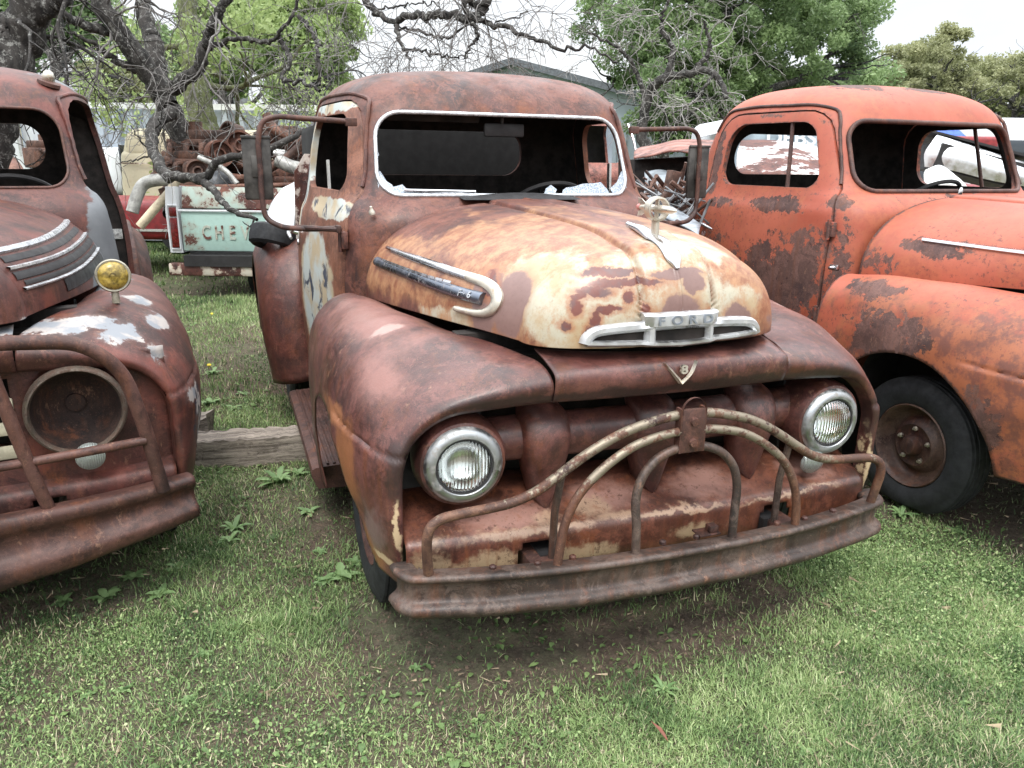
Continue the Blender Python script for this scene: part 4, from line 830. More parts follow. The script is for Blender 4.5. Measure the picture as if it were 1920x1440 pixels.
# bumper with arched guard
bp = bumper(TM, M_BUMP)
for x in (-.47, -.36, .36, .47, .60, -.60, .06, -.06): m = MB(); m.lathe([(.011, -.004), (.011, .006), (.006, .010), (.001, .010)], (x, .022 if abs(x) < .5 else .04, .522), (0, 0, 1), 8); m.build('bolt', M_RUSTD, bp)
gd = bpy.data.objects.new('brush_guard', None); COL.objects.link(gd); gd.parent = TM
def sym(pts): return [(-a, b, c) for a, b, c in pts]+[(a, b, c) for a, b, c in pts[::-1][1:]] if pts[-1][0] == 0 else None
o1 = [(.780, .066, .505), (.787, .055, .58), (.788, .046, .640), (.778, .047, .672), (.750, .050, .690), (.70, .052, .697), (.62, .050, .703), (.547, .040, .716), (.479, .037, .739), (.419, .034, .775), (.344, .034, .824), (.283, .030, .860), (.211, .028, .892), (.141, .026, .912), (.07, .022, .927), (0, .020, .932)]
m = MB(); m.tube(sym(o1), .0148, 170, 12); m.build('outer_tube', M_GUARD, gd)
o2 = [(.417, .004, .505), (.410, .0, .579), (.396, .001, .650), (.364, .003, .718), (.325, .003, .765), (.257, .005, .818), (.183, .008, .856), (.10, .010, .876), (0, .010, .884)]
m = MB(); m.tube(sym(o2), .0135, 130, 12); m.build('middle_tube', M_GUARD, gd)
o3 = [(.168, -.008, .498), (.170, -.006, .60), (.174, .0, .690), (.158, .004, .751), (.116, .008, .800), (.06, .010, .826), (0, .012, .832)]
m = MB(); m.tube(sym(o3), .0135, 110, 12); m.build('inner_tube', M_BUMP, gd)
m = MB(); m.box((0, .0, .886), (.078, .010, .135), None, .004); m.box((-.039, .012, .886), (.008, .03, .135)); m.box((.039, .012, .886), (.008, .03, .135)); m.lathe([(.039, 0), (.039, .010)], (0, .005, .948), (0, -1, 0), 24)
m.lathe([(.001, .012), (.012, .011), (.014, .0)], (0, -.004, .915), (0, -1, 0), 12); m.lathe([(.001, .012), (.012, .011), (.014, .0)], (0, -.004, .85), (0, -1, 0), 12); m.build('centre_bracket', M_RUSTD, gd)
for s in (-1, 1):
    m = MB(); m.tube([(s*.40, .085, .49), (s*.397, .078, .65), (s*.392, .045, .785)], .0115, 3, 8, smooth=False); m.build('brace', M_BUMP, gd)
m = MB(); m.box((.10, .03, .530), (.075, .05, .006), None, .002); m.box((.115, .025, .545), (.03, .03, .02), None, .002); m.build('tag_plate', M_RUSTD, bp)
for s in (-1, 1):
    m = MB(); m.box((s*.43, .14, .455), (.085, .16, .085), None, .006); m.build('bumper_bracket', M_RUSTD, TM)

# ================================================================== RIGHT TRUCK
TR = thing('pickup_truck', 'faded salmon red pickup with dark bare patches on its door', 'pickup truck', (2.483, -.159, .022), math.radians(2.27), 'three old rusting pickups parked side by side')
rt = pickup(TR, M_SALMON, M_SALMON, M_SALMON, M_SALMON, M_SALMON, dict(ventbar=True, rail=M_RUSTD, arch=((.86, .385), .445), wheel_y=.88, wheel_z=.39, wheel_r=.315, rimmat=make_rust('hub_rust', 83, mid=(.055, .032, .024), light=(.12, .075, .055), coat=0), ws_mat=M_RUSTD, ws_r=.013, grille=True, headlights=True, park=False, cowlmat=M_SALMON, bedmat=M_SALMON, rearmat=M_SALMON, boardmat=M_SALMON, rear_w=1.0))
def strip_on_hood(parent, s, z0, z1, y0, y1, hw, mat, name='side_trim', th=1.0):
    V = []
    for k in range(40):
        y = y0+(y1-y0)*k/39; z = z0+(z1-z0)*k/39
        c0, n = hood_side(y, z); t = (Vector((0, 0, 1))-n*n.z).normalized()
        for (a, o) in ((-1, -.004), (-.8, .010*th), (.1, .014*th), (1, .004*th), (1.05, -.004)):
            p = c0+t*(a*hw)+n*o; V.append((s*p.x, p.y, p.z))
    m = MB(); m.add(V, grid_faces(40, 5)); return m.build(name, mat, parent, angle=50)
strip_on_hood(rt['hood'], -1, 1.285, 1.262, 1.16, .35, .012, M_CHROME)
strip_on_hood(rt['hood'], 1, 1.285, 1.262, 1.16, .35, .012, M_CHROME)
bumper(TR, M_BUMP)
m = MB(); m.tube([(-.28, 1.60, 1.488), (.02, 1.585, 1.484), (.30, 1.60, 1.486)], .006, 20, 6); m.build('wiper_rail', M_SALMON, TR)
m = MB(); m.lathe([(.016, 0), (.014, .016), (.006, .03), (.001, .032)], (.06, 1.56, 1.478), (0, -.3, 1), 12); m.build('wiper_stub', M_CHROME, TR)
m = MB(); m.box((-.80, 1.50, 1.12), (.02, .05, .03), None, .004); m.lathe([(.01, 0), (.008, .03), (.001, .032)], (-.805, 1.50, 1.12), (-1, 0, 0), 10); m.build('side_bracket', M_CHROME, TR)

# ================================================================== LEFT TRUCK
TL = thing('pickup_truck', 'dark rusty pickup with headlight glass gone and a yellow lamp on its fender', 'pickup truck', (-2.268, .72, .005), math.radians(8.4), 'three old rusting pickups parked side by side')
lt = pickup(TL, M_LEFT, M_LEFT, M_LEFT, M_LEFT, M_LEFT, dict(missing_door=1, ws_mat=M_RUSTD, ws_r=.007, headlights=False, grille=False, park=False, cowlmat=M_LEFT, rear_w=.99, rearmat=M_RUSTD))
for k, (z0, z1, hw, mt) in enumerate([(1.345, 1.325, .013, M_WHITE_TRIM), (1.288, 1.272, .008, M_WHITE_TRIM), (1.222, 1.205, .006, M_WHITE_TRIM)]):
    strip_on_hood(lt['hood'], 1, z0, z1, 1.38, .32, hw, mt)
b = strip_on_hood(lt['hood'], 1, 1.262, 1.247, 1.38, .32, .015, M_BLACK, 'side_bar', .4)
strip_on_hood(lt['hood'], 1, 1.316, 1.300, 1.36, .34, .014, M_BLACK, 'louvre_panel', .3)
strip_on_hood(lt['hood'], 1, 1.236, 1.222, 1.36, .34, .009, M_BLACK, 'louvre_panel', .3)
strip_on_hood(lt['hood'], 1, 1.182, 1.178, 1.36, .55, .026, flat('bare_dark_metal', (.035, .038, .042), .45, .3, .5, 9), 'lower_panel', .3)
m = MB(); P_ = [(.60, .60), (cab_side_x(2.6, .7)-.01, .60), (cab_side_x(2.6, 1.2)-.008, 1.20), (cab_side_x(2.6, 1.5)-.01, 1.50), (cab_side_x(2.6, 1.8)-.02, 1.82), (.60, 1.86)]
m.prism([(a, 2.615, b) for a, b in P_], (0, .02, 0)); m.build('door_jamb', M_SHADE_GRIME, TL, False)
m = MB(); m.box((.80, 2.605, 1.18), (.06, .012, .06), None, .004); m.build('striker_plate', M_PLATE2, TL)
m = MB(); m.box((.58, 2.15, .60), (.50, 1.0, .05)); m.build('door_sill', M_RUSTD, TL)
# headlight rings
for s in (-1, 1):
    h = bpy.data.objects.new('headlight', None); COL.objects.link(h); h.parent = TL; c = (s*.545, .105, .828); ax = (s*.03, -1, 0)
    m = MB(); m.lathe([(.132, -.012), (.135, .004), (.139, .010), (.144, .008), (.149, -.004), (.152, -.02), (.150, -.04)], c, ax, 64); m.build('bezel', chrome_mat('rusty_ring', (.20, .17, .14), .45, 1.8, (.09, .045, .03)) if s < 0 else bpy.data.materials['rusty_ring'], h)
    m = MB(); m.lathe([(.134, -.01), (.130, -.04), (.115, -.08), (.08, -.115), (.04, -.13), (.001, -.13)], c, ax, 48); m.lathe([(.03, -.13), (.03, -.115), (.001, -.115)], c, ax, 20); m.build('bucket', M_SOCKET, h)
    p = MB(); p.lathe([(.001, .020), (.03, .017), (.045, .006), (.047, -.01)], (s*.565, .115, .665), (0, -1, -.1), 28); p.build('parking_lamp', M_LENS2, TL)
# sheet behind the headlights
V = []
for x in np.linspace(-.83, .83, 90):
    for z in np.linspace(.55, 1.0, 26): V.append((x, .165+.05*(abs(x)/.83)**4, z))
kp = np.ones((89, 25), bool); xs_ = np.linspace(-.83, .83, 90); zs_ = np.linspace(.55, 1.0, 26)
for i in range(89):
    for j in range(25):
        if (abs(xs_[i]+.01) < .36 and .64 < zs_[j] < .93) or math.hypot(abs(xs_[i]+.009)-.545, zs_[j]+.009-.828) < .137: kp[i, j] = False
sheet('grille_panel', V, grid_faces(90, 26, keep=kp), M_LEFT, TL, (0, 1, .8), .004)
m = MB()
for z in (.70, .78, .86): m.box((0, .17, z), (.74, .02, .045), None, .008)
m.build('grille_bar', flat('cream_paint', (.50, .46, .34), .5), TL)
lb = bumper(TL, M_RUSTD, .875, -.04, .13, [(.10, .520), (.085, .535), (.03, .545), (.008, .540), (.0, .528), (.004, .512), (.018, .495), (.024, .475), (.016, .455), (.0, .440), (-.010, .425), (-.008, .408), (.0, .392), (.018, .380), (.05, .374)], 0.0, .01)
for v in lb.data.vertices: v.co.z = .53-(.53-v.co.z)*(1+.5*min(1, max(0, (.87-v.co.x)/.6)))
gl = bpy.data.objects.new('brush_guard', None); COL.objects.link(gl); gl.parent = TL
m = MB(); m.tube([(-.77, .05, .53), (-.70, .02, .95), (-.60, .01, 1.06), (-.45, .0, 1.09), (0, -.01, 1.10), (.45, .0, 1.09), (.585, .01, 1.065), (.68, .02, .975), (.725, .03, .82), (.77, .05, .53)], .0225, 120, 14); m.build('arch_tube', M_RUSTD, gl)
m = MB(); m.tube([(.44, .03, .50), (.40, .0, .70), (.33, -.01, 1.085)], .020, 20, 12); m.build('upright', M_RUSTD, gl)
m = MB(); m.tube([(-.44, .03, .50), (-.40, .0, .70), (-.33, -.01, 1.085)], .020, 20, 12); m.build('upright', M_RUSTD, gl)
m = MB(); m.tube([(-.73, .02, .74), (0, -.01, .715), (.40, .0, .715), (.735, .025, .725)], .015, 30, 10); m.build('cross_rail', M_RUSTD, gl)
# fender lamp
fl = bpy.data.objects.new('fender_lamp', None); COL.objects.link(fl); fl.parent = TL; c = (.708, .47, 1.215); ax = (-.05, -1, .05)
m = MB(); m.lathe([(.050, .004), (.056, .006), (.060, .0), (.058, -.02), (.045, -.05), (.02, -.066), (.001, -.07)], c, ax, 40); m.lathe([(.014, 0), (.012, .06)], (.708, .48, 1.115), (0, 0, 1), 12); m.build('lamp_shell', M_LAMPRIM, fl)
m = MB(); m.lathe([(.051, .003), (.045, .012), (.03, .02), (.012, .024), (.011, .019), (.001, .021)], c, ax, 40); m.build('lamp_lens', M_YELLOW, fl)
# roof light stub
m = MB(); m.lathe([(.05, -.012), (.05, .004), (.035, .010), (.001, .012)], (.567, 1.90, 1.965), (.3, -.2, 1), 24); m.build('roof_light_base', M_RUSTD, TL)
m = MB(); m.lathe([(.026, 0), (.028, .02), (.020, .040), (.008, .048), (.001, .049)], (.567, 1.90, 1.975), (.1, -.5, 1), 20); m.build('roof_light', M_POT, TL)
# ================================================================== SURROUNDINGS
GZ = 0.10
YAW = -math.radians(19.885)
def GP(px, py, z=GZ):
    v = FW + RT*(px-960)/FPX - UP*(py-720)/FPX; t = (z-CAM[2])/v[2]; return Vector(CAM+v*t)

# extras on / behind the middle truck
m = MB(); m.box((0, 3.50, 1.41), (1.40, 1.0, .86), None, .04); o = m.build('window_backing', flat('backing_black', (.001, .001, .001), 1.0, bump=0), None); tag(o, 'added black box in the middle truck bed that darkens its rear window', 'backing box')  # added box that blacks out the view through the rear window
m = MB(); m.prism([(-.865, 2.93, .98), (-.70, 2.95, .98), (-.70, 2.95, 1.66), (-.78, 2.95, 1.66), (-.845, 2.93, 1.56)], (0, .03, 0)); o = m.build('bed_panel', chipped('rusty_white', (.62, .60, .55), (.2, .08, .04), .5, 3, off=3), None, False); tag(o, 'rusty white panel standing upright behind the cab of the middle truck', 'metal panel')
def loose_shell():
    C_ = [[PD(*q) for q in r] for r in [[(494, 462, 4.80), (518, 466, 4.70), (550, 462, 4.66)], [(496, 420, 4.85), (516, 414, 4.72), (552, 410, 4.66)], [(508, 382, 4.95), (528, 370, 4.80), (556, 362, 4.72)], [(530, 352, 5.15), (548, 343, 4.98), (560, 336, 4.90)]]]
    g = net([[tuple(p) for p in r] for r in C_], 18, 16); o = sheet('loose_fender', g.reshape(-1, 3), grid_faces(18, 16), M_WHITE, None, (-.5, 3.6, 1.0), .006); tag(o, 'loose white fender shell propped behind the middle truck left rear fender', 'fender')
loose_shell()
m = MB(); m.lathe([(.06, -.04), (.11, -.06), (.13, -.045), (.135, 0), (.13, .045), (.11, .06), (.06, .04)], (-.985, 2.98, 1.19), (.25, .3, 1), 36, closed=True); o = m.build('tyre', M_TYRE, None); tag(o, 'black tyre lying on the left rear fender under the white shell', 'tyre')
# timber
def beam(a, b, w, h, name, mat):
    a, b = Vector(a), Vector(b); d = b-a; L = d.length; n = 40; V = []; q = d.normalized(); r = Vector((q.y, -q.x, 0)).normalized(); rr = random.Random(int(L*1000))
    for i in range(n+1):
        p = a+d*i/n
        for (x, z) in ((-w/2, 0), (w/2, 0), (w/2, h*.5), (w/2, h), (0, h*1.01), (-w/2, h), (-w/2, h*.5)):
            e = .006 if 0 < i < n else .02; V.append(p+r*(x+rr.uniform(-e, e))+Vector((0, 0, z+rr.uniform(-e, e)*(z > 0))) + (q*rr.uniform(-.04, .04) if i in (0, n) else Vector()))
    m = MB(); m.add(V, grid_faces(n+1, 7, closev=True)+[tuple(range(7)), tuple(range(n*7, n*7+7))]); return m.build(name, mat, None, angle=30)
def wood():
    s = NT('weathered_wood'); mpv = s.map(None, (1.2, 16, 16), (0, 0, 0)); n = s.noise(2.2, 9, .75, vec=mpv, dist=.4); c = s.mix(s.ramp(n, .35, .62), (.085, .068, .055), (.36, .31, .26)); c = s.mix(s.ramp(s.noise(3, 6, .7), .55, .7, 0, .7), c, (.05, .04, .035)); return s.fin(c, .9, 0, n, .8, .012)
M_WOOD = wood()
A0, B0 = GP(352, 872), GP(640, 852)
o = beam(A0+Vector((0, 0, .0)), B0, .17, .15, 'timber_beam', M_WOOD); tag(o, 'long grey weathered timber on the grass between left and middle trucks', 'timber')
A1 = GP(352, 838); B1 = GP(395, 833); o = beam(A1+Vector((-.5, .05, 0)), B1+Vector((0, 0, .0)), .15, .17, 'timber_stub', M_WOOD); tag(o, 'short broken timber end butting behind the long beam', 'timber')

# ---- turquoise pickup, tail towards us
M_TEAL = chipped('teal_paint', (.36, .52, .47), (.2, .08, .04), .62, 3.2, off=31)
M_CREAMR = chipped('cream_rusty', (.56, .52, .44), (.2, .08, .04), .46, 4.5, off=35)
TT = thing('pickup_truck', 'turquoise pickup parked tail first under the bare tree, bed heaped with scrap', 'pickup truck', tuple(PD(318, 470, 8.8)), YAW)
def lt_(parent, fn): m = MB(); fn(m); return m
m = MB(); m.box((.99, .03, .215), (1.66, .05, .43), None, .012); tg = m.build('tailgate', M_TEAL, TT)
m = MB(); m.box((.99, -.004, .445), (1.70, .03, .02), None, .006); m.build('tailgate_rim', M_WHITE, TT)
m = MB(); m.box((.99, .10, .58), (1.66, .04, .24), Matrix.Rotation(math.radians(-14), 3, 'X'), .010); m.build('upper_panel', chipped('teal_rusty', (.36, .45, .40), (.2, .08, .04), .50, 3.0, off=33), TT)
for i, ch in enumerate('CHEVROLET'):
    me = text_mesh(ch, .215, .006, .004, .68); me.transform(basis((.435+.144*i, .0, .20), (1, 0, 0), (0, 0, 1))); me.materials.clear(); link('letter', me, chipped('letter_cream', (.42, .46, .40), (.2, .08, .04), .55, 9, off=3) if i == 0 else bpy.data.materials['letter_cream'], tg, False)
for sx in (0.085, 1.90):
    m = MB(); m.prism([(sx-.075, .0, -.02), (sx+.065, .0, -.02), (sx+.04, .0, .70), (sx-.06, .0, .70), (sx-.085, 0, .45)], (0, 1.9, 0)); m.build('bed_side', M_WHITE, TT)
    m = MB(); m.box((sx, -.008, .20), (.085, .03, .33), None, .01); m.build('taillight', M_REDLENS, TT); m = MB(); m.box((sx, -.006, .43), (.085, .03, .10), None, .01); m.build('reverse_light', M_REDLENS, TT)
    m = MB(); m.tube([(sx-.05, -.012, .02), (sx+.05, -.012, .02), (sx+.05, -.012, .50), (sx-.05, -.012, .50)], .009, closed=True, smooth=False, seg=6); m.build('taillight_frame', M_WHITE, TT)
m = MB(); m.box((.99, -.03, -.20), (1.98, .10, .14), None, .02); m.build('rear_bumper', M_CREAMR, TT)
m = MB(); m.box((.99, .6, -.10), (1.6, 1.4, .12)); m.box((.99, 1.9, .2), (1.7, .04, .5)); m.build('underbody', M_BLACK, TT)
m = MB(); m.lathe([(.12, -.08), (.28, -.10), (.31, 0), (.28, .10), (.12, .08)], (.86, .55, -.28), (1, 0, 0), 30, closed=True); m.build('wheel', M_TYRE, TT)
m = MB(); m.lathe([(.12, -.08), (.28, -.10), (.31, 0), (.28, .10), (.12, .08)], (1.75, .55, -.28), (1, 0, 0), 30, closed=True); m.build('wheel', M_TYRE, TT)
# ---- scrap in and around its bed
M_SCR = make_rust('scrap_rust', 41, dark=(.022, .016, .014), mid=(.07, .038, .028), light=(.17, .095, .07), rough=(.6, .85), orange_amt=.4)
M_SCR2 = make_rust('scrap_rust_red', 47, dark=(.04, .02, .016), mid=(.15, .06, .04), light=(.26, .13, .09), rough=(.6, .85), orange_amt=.6)
M_GREY = flat('grey_steel', (.19, .20, .21), .5, .3, .35); M_PALE = flat('pale_pipe', (.33, .33, .31), .5, .2, .3)
def T1(name, m, mat, label, cat, group=None, smooth=True, angle=40): o = m.build(name, mat, None, smooth, angle); tag(o, label, cat, group); return o
def pipe(name, px, r, mat, label, d, cat='pipe', seg=12, n=None):
    m = MB(); P = [PD(a, b, d if len(q) == 0 else q[0]) for a, b, *q in px]; m.tube(P, r, n, seg)
    return T1(name, m, mat, label, cat, None)
pipe('exhaust_elbow', [(248, 398), (256, 370), (270, 345), (300, 337), (322, 338)], .07, M_PALE, 'thick white elbow pipe hanging over the red car side', 8.9)
pipe('cream_pipe', [(262, 425), (290, 392), (318, 360), (335, 330)], .05, flat('cream_pipe', (.44, .38, .27), .6, 0, .4, 5), 'cream pipe slanting down beside the turquoise tailgate', 8.7)
pipe('long_pipe', [(330, 352), (420, 350), (560, 346)], .028, M_SCR2, 'thin red rusty pipe lying along the turquoise bed edge', 8.9)
pipe('drive_shaft', [(420, 332), (480, 338), (575, 340)], .055, M_SCR2, 'thick brown drive shaft lying across the scrap heap', 9.2)
pipe('bent_manifold', [(500, 215), (512, 240), (535, 252), (560, 262), (570, 290)], .058, M_SCR2, 'bent rusty manifold pipe rising above the left mirror', 9.2)
pipe('grey_pipe', [(520, 300), (545, 312), (575, 318)], .075, M_PALE, 'pale stubby pipe end behind the left mirror plate', 8.9)
pipe('chrome_bar', [(515, 288), (545, 292), (580, 300)], .06, M_CHROME_OLD, 'dented chrome bar under the bent manifold pipe', 9.4)
pipe('muffler', [(395, 345), (430, 330)], .11, M_GREY, 'grey muffler drum lying above the tailgate', 9.1, 'muffler')
pipe('steering_column', [(372, 295), (420, 318), (445, 345)], .03, M_PALE, 'pale thin rod poking out of the scrap heap', 8.9, 'rod')
pipe('rust_tube', [(500, 320), (545, 290), (575, 262)], .05, M_SCR, 'dark slanting tube behind the left mirror plate', 9.0)
def engine(name, c, s, rz, label, cat='engine'):
    R_ = Matrix.Rotation(rz, 3, 'Z'); m = MB(); c = Vector(c); f = lambda v: c+R_ @ (Vector(v)*s)
    m.box(f((0, 0, 0)), (.9*s, .42*s, .36*s), R_, .03*s); m.box(f((0, 0, .24)), (.8*s, .3*s, .14*s), R_, .03*s); m.box(f((0, 0, -.25)), (.7*s, .3*s, .18*s), R_, .03*s)
    for k in range(4): m.tube([f((-.33+.22*k, -.2, .1)), f((-.33+.22*k, -.34, .08)), f((-.33+.22*k, -.36, -.08))], .045*s, 8, 8)
    m.tube([f((-.42, -.36, -.1)), f((.42, -.36, -.1))], .05*s, smooth=False, seg=10); m.lathe([(.001, .0), (.15*s, .0), (.16*s, .05*s), (.12*s, .07*s), (.05*s, .05*s), (.001, .05*s)], f((.47, 0, 0)), R_ @ Vector((1, 0, 0)), 20); m.lathe([(.001, .0), (.11*s, .0), (.11*s, .12*s), (.001, .12*s)], f((-.1, 0, .30)), (0, 0, 1), 16)
    for k in range(9): m.lathe([(.02*s, 0), (.02*s, .03*s), (.001, .03*s)], f((-.4+.1*k, -.215, .13*(-1)**k)), R_ @ Vector((0, -1, 0)), 6)
    return T1(name, m, M_SCR, label, cat)
engine('engine_block', PD(382, 286, 9.6), .85, YAW, 'rusty engine block on top of the heap below the bare trunk')
engine('gearbox', PD(522, 265, 9.7), .6, YAW+.6, 'rusty gearbox behind the left mirror arm', 'gearbox')
engine('engine_lump', PD(350, 318, 9.4), .7, YAW-.4, 'dark engine lump half under the twisted branch')
engine('engine_block', PD(98, 296, 8.2), .55, YAW+1.2, 'dark engine seen through the left truck windscreen opening')
def drum(name, px, py, d, r, ax, label, mat=None):
    m = MB(); m.lathe([(.001, -.02), (r*.3, -.02), (r*.32, .03), (r*.45, .03), (r*.5, -.01), (r*.8, .0), (r*.85, .06), (r, .06), (r*1.02, -.12), (r*.5, -.14), (r*.2, -.3), (.001, -.3)], PD(px, py, d), ax, 30); return T1(name, m, mat or M_SCR2, label, 'brake drum')
drum('brake_drum', 452, 272, 9.2, .16, (-.3, -.9, .2), 'round rusty brake drum beside the left mirror plate'); drum('brake_drum', 412, 288, 9.1, .15, (.2, -.95, 0), 'smaller rusty drum in the middle of the heap'); drum('brake_drum', 430, 252, 9.6, .15, (-.8, -.5, .3), 'black drum topmost on the heap', M_SCR)
drum('brake_drum', 372, 322, 9.0, .13, (-.2, -.9, .3), 'dark drum nearest the twisted branch', M_SCR)
for i, (px, py, d, dx, dz, lb) in enumerate([(355, 345, 9.2, .5, .1, 'flat rusty plate over the tailgate end'), (470, 330, 9.4, .7, .05, 'long rusty plate behind the mirror plate'), (560, 330, 9.5, .5, .16, 'rusty plate close to the middle truck cab')]):
    m = MB(); m.box(PD(px, py, d), (dx, .6, dz), Matrix.Rotation(.2*i-.3, 3, 'Y') @ Matrix.Rotation(YAW, 3, 'Z'), .01); T1('scrap_plate', m, M_SCR2 if i else M_SCR, lb, 'scrap plate')
rr = random.Random(5)
m = MB()
for k in range(90):
    c = PD(rr.uniform(335, 590), rr.uniform(285, 352), rr.uniform(9.3, 10)); a = Vector((rr.uniform(-1, 1), rr.uniform(-1, 1), rr.uniform(-.6, .6))).normalized()*rr.uniform(.1, .4); m.tube([c-a, c+a], rr.uniform(.012, .05), smooth=False, seg=7)
    if k % 3 == 0: m.box(c+Vector((.1, 0, .05)), (rr.uniform(.06, .3), rr.uniform(.05, .2), rr.uniform(.05, .2)), Matrix.Rotation(rr.uniform(0, 3), 3, 'Y'), .008)
o = m.build('scrap_heap', M_SCR, None); tag(o, kind='stuff', label='tangle of small rusty parts heaped in the turquoise bed', cat='scrap')
# ---- white / red cars and walls behind
def rbox(m, c, d, rz, bev, taper=0.0):
    bm = bmesh.new(); bmesh.ops.create_cube(bm, size=1); bmesh.ops.scale(bm, vec=d, verts=bm.verts)
    for v in bm.verts:
        if v.co.z > 0: v.co.x *= 1-taper; v.co.y *= 1-taper
    bmesh.ops.bevel(bm, geom=list(bm.edges), offset=bev, segments=4, affect='EDGES', profile=.5); bm.transform(Matrix.Translation(Vector(c)) @ Matrix.Rotation(rz, 4, 'Z')); bm.verts.index_update(); m.add([v.co for v in bm.verts], [[v.index for v in f.verts] for f in bm.faces]); bm.free()
M_VAN = chipped('cream_van', (.50, .45, .32), (.3, .12, .05), .66, 1.4, off=51, rusty=True); M_GLASS = NT('dark_glass').fin((.03, .04, .05), .08, 0, spec=.8)
V0 = PD(218, 345, 12.4)
VN = thing('van', 'boxy cream panel van with rusty roof edge behind the scrap heap', 'van', (V0.x, V0.y, GZ), YAW)
m = MB(); rbox(m, (2.35, 1.0, 1.02), (4.7, 1.95, 1.20), 0, .10, .03); rbox(m, (2.35, 1.0, 1.70), (4.6, 1.9, .50), 0, .16, .05); m.build('body', M_VAN, VN)
m = MB(); m.box((2.35, 1.0, .95), (.012, 1.99, 1.4)); m.box((1.08, .012, 1.1), (.010, .012, 1.3)); m.box((2.35, .0, 1.42), (4.5, .014, .018)); m.build('body_seam', M_CREAMR, VN)
m = MB(); m.box((.30, .012, .88), (.22, .02, .035)); m.build('marker_light', M_REDLENS, VN)
m = MB(); m.box((1.75, .0, 1.62), (.65, .03, .26), None, .01); m.build('side_window', M_GLASS, VN); m = MB(); m.box((-.012, .9, 1.45), (.03, 1.3, .5), None, .01); m.build('rear_window', M_GLASS, VN)
for x in (.9, 3.8): m = MB(); m.lathe([(.1, -.1), (.30, -.1), (.33, 0), (.30, .1), (.1, .1)], (x, .12, .33), (0, 1, 0), 28, closed=True); m.build('wheel', M_TYRE, VN)
R0 = PD(232, 402, 10.6); RC = thing('red_car', 'low red car body in front of the cream van', 'car', (R0.x-1.2, R0.y, GZ), YAW)
m = MB(); rbox(m, (1.5, .8, .72), (3.1, 1.6, .50), 0, .10, .03); m.build('body', M_RED, RC); m = MB(); m.box((1.5, -.01, .60), (2.9, .03, .03)); m.build('side_trim', M_CHROME_OLD, RC)
for x in (.6, 2.4): m = MB(); m.lathe([(.1, -.1), (.26, -.1), (.29, 0), (.26, .1), (.1, .1)], (x, .10, .29), (0, 1, 0), 28, closed=True); m.build('wheel', M_TYRE, RC)
# corrugated container
C0 = PD(110, 330, 15.0); CT = thing('shipping_container', 'long pale blue corrugated container behind the cream van', 'container', (C0.x-2.5, C0.y, GZ), YAW)
m = MB(); V = []; n = 0; xs = []
for k in range(46): xs += [k*.28, k*.28+.10, k*.28+.14, k*.28+.24]
for i, x in enumerate(xs): y = (0, 0, .09, .09)[i % 4]; V += [(x, y, .05), (x, y, 2.36)]
m.add(V, [(2*i, 2*i+2, 2*i+3, 2*i+1) for i in range(len(xs)-1)]); m.box((6.4, 1.30, 1.20), (12.9, 2.36, 2.30)); m.build('wall', flat('container_paint', (.36, .41, .47), .5, 0, .10, 1.5), CT, False)
m = MB(); m.box((6.4, -.01, 2.38), (12.9, .06, .10)); m.box((6.4, -.01, .10), (12.9, .06, .14)); m.build('rail', M_WHITE, CT, False)
# semi truck
S0 = PD(-60, 360, 13.5); ST = thing('semi_truck', 'white semi truck cab seen through the left truck window', 'truck', (S0.x, S0.y, GZ), YAW)
m = MB(); rbox(m, (.5, 1.2, 1.75), (1.3, 2.3, 1.6), 0, .18, .05); rbox(m, (1.75, 1.2, 1.25), (1.6, 1.7, .85), 0, .2, .06); m.build('body', M_WHITE, ST)
m = MB(); m.box((.62, .03, 1.95), (.42, .04, .50), None, .02); m.build('side_window', M_GLASS, ST); m = MB(); m.box((1.4, .30, 1.40), (.26, .05, .20), None, .02); m.build('vent', M_BLACK, ST)
m = MB(); m.tube([(1.05, .0, 1.5), (1.05, -.02, 2.5)], .05, smooth=False); m.build('exhaust_stack', M_CHROME, ST); m = MB(); m.box((1.3, 1.2, .6), (3.4, 1.6, .5), None, .05); m.build('chassis', M_BLACK, ST)
for x in (.4, 2.0): m = MB(); m.lathe([(.15, -.13), (.45, -.13), (.5, 0), (.45, .13), (.15, .13)], (x, .2, .5), (0, 1, 0), 28, closed=True); m.build('wheel', M_TYRE, ST)
# house
H0 = PD(60, 330, 34); HS = thing('house', 'grey roofed house far behind the trees at left', 'house', (H0.x, H0.y, GZ), YAW)
m = MB(); m.box((3.2, 3, 1.5), (9, 6, 3.2)); m.build('wall', flat('house_wall', (.40, .38, .34), .8), HS, False)
m = MB(); m.prism([(-1.6, -.6, 3.1), (-1.6, 3, 5.4), (-1.6, 6.6, 3.1)], (9.8, 0, 0)); m.build('roof', flat('shingles', (.21, .21, .22), .9, 0, .2, 3), HS, False)
m = MB(); m.box((2, -.02, 1.6), (1.2, .06, 1.0)); m.build('window', M_GLASS, HS, False)
# steel building
B_ = thing('steel_building', 'pale blue metal building with dark edged gable roof behind the middle truck', 'building', tuple(PD(965, 118, 26).to_2d().to_3d()+Vector((0, 0, GZ))), YAW-.30)
Zb = PD(965, 116, 26).z-GZ; m = MB(); hw = 6.8; eav = Zb-1.75
m.prism([(-hw, 0, 0), (hw, 0, 0), (hw, 0, eav), (0, 0, Zb-.1), (-hw, 0, eav)], (0, 14, 0))
for k in range(44): m.box((-hw+.31*k+.1, -.02, eav/2), (.05, .05, eav-.02))
m.build('wall', flat('steel_cladding', (.42, .47, .53), .45, .1, .06, 1), B_, False)
m = MB()
for s in (-1, 1): m.prism([(0, -.35, Zb+.10), (0, -.35, Zb-.12), (s*(hw+.45), -.35, eav-.24), (s*(hw+.45), -.35, eav-.02)], (0, 14.7, 0))
m.build('roof', flat('dark_trim', (.115, .125, .14), .5), B_, False)
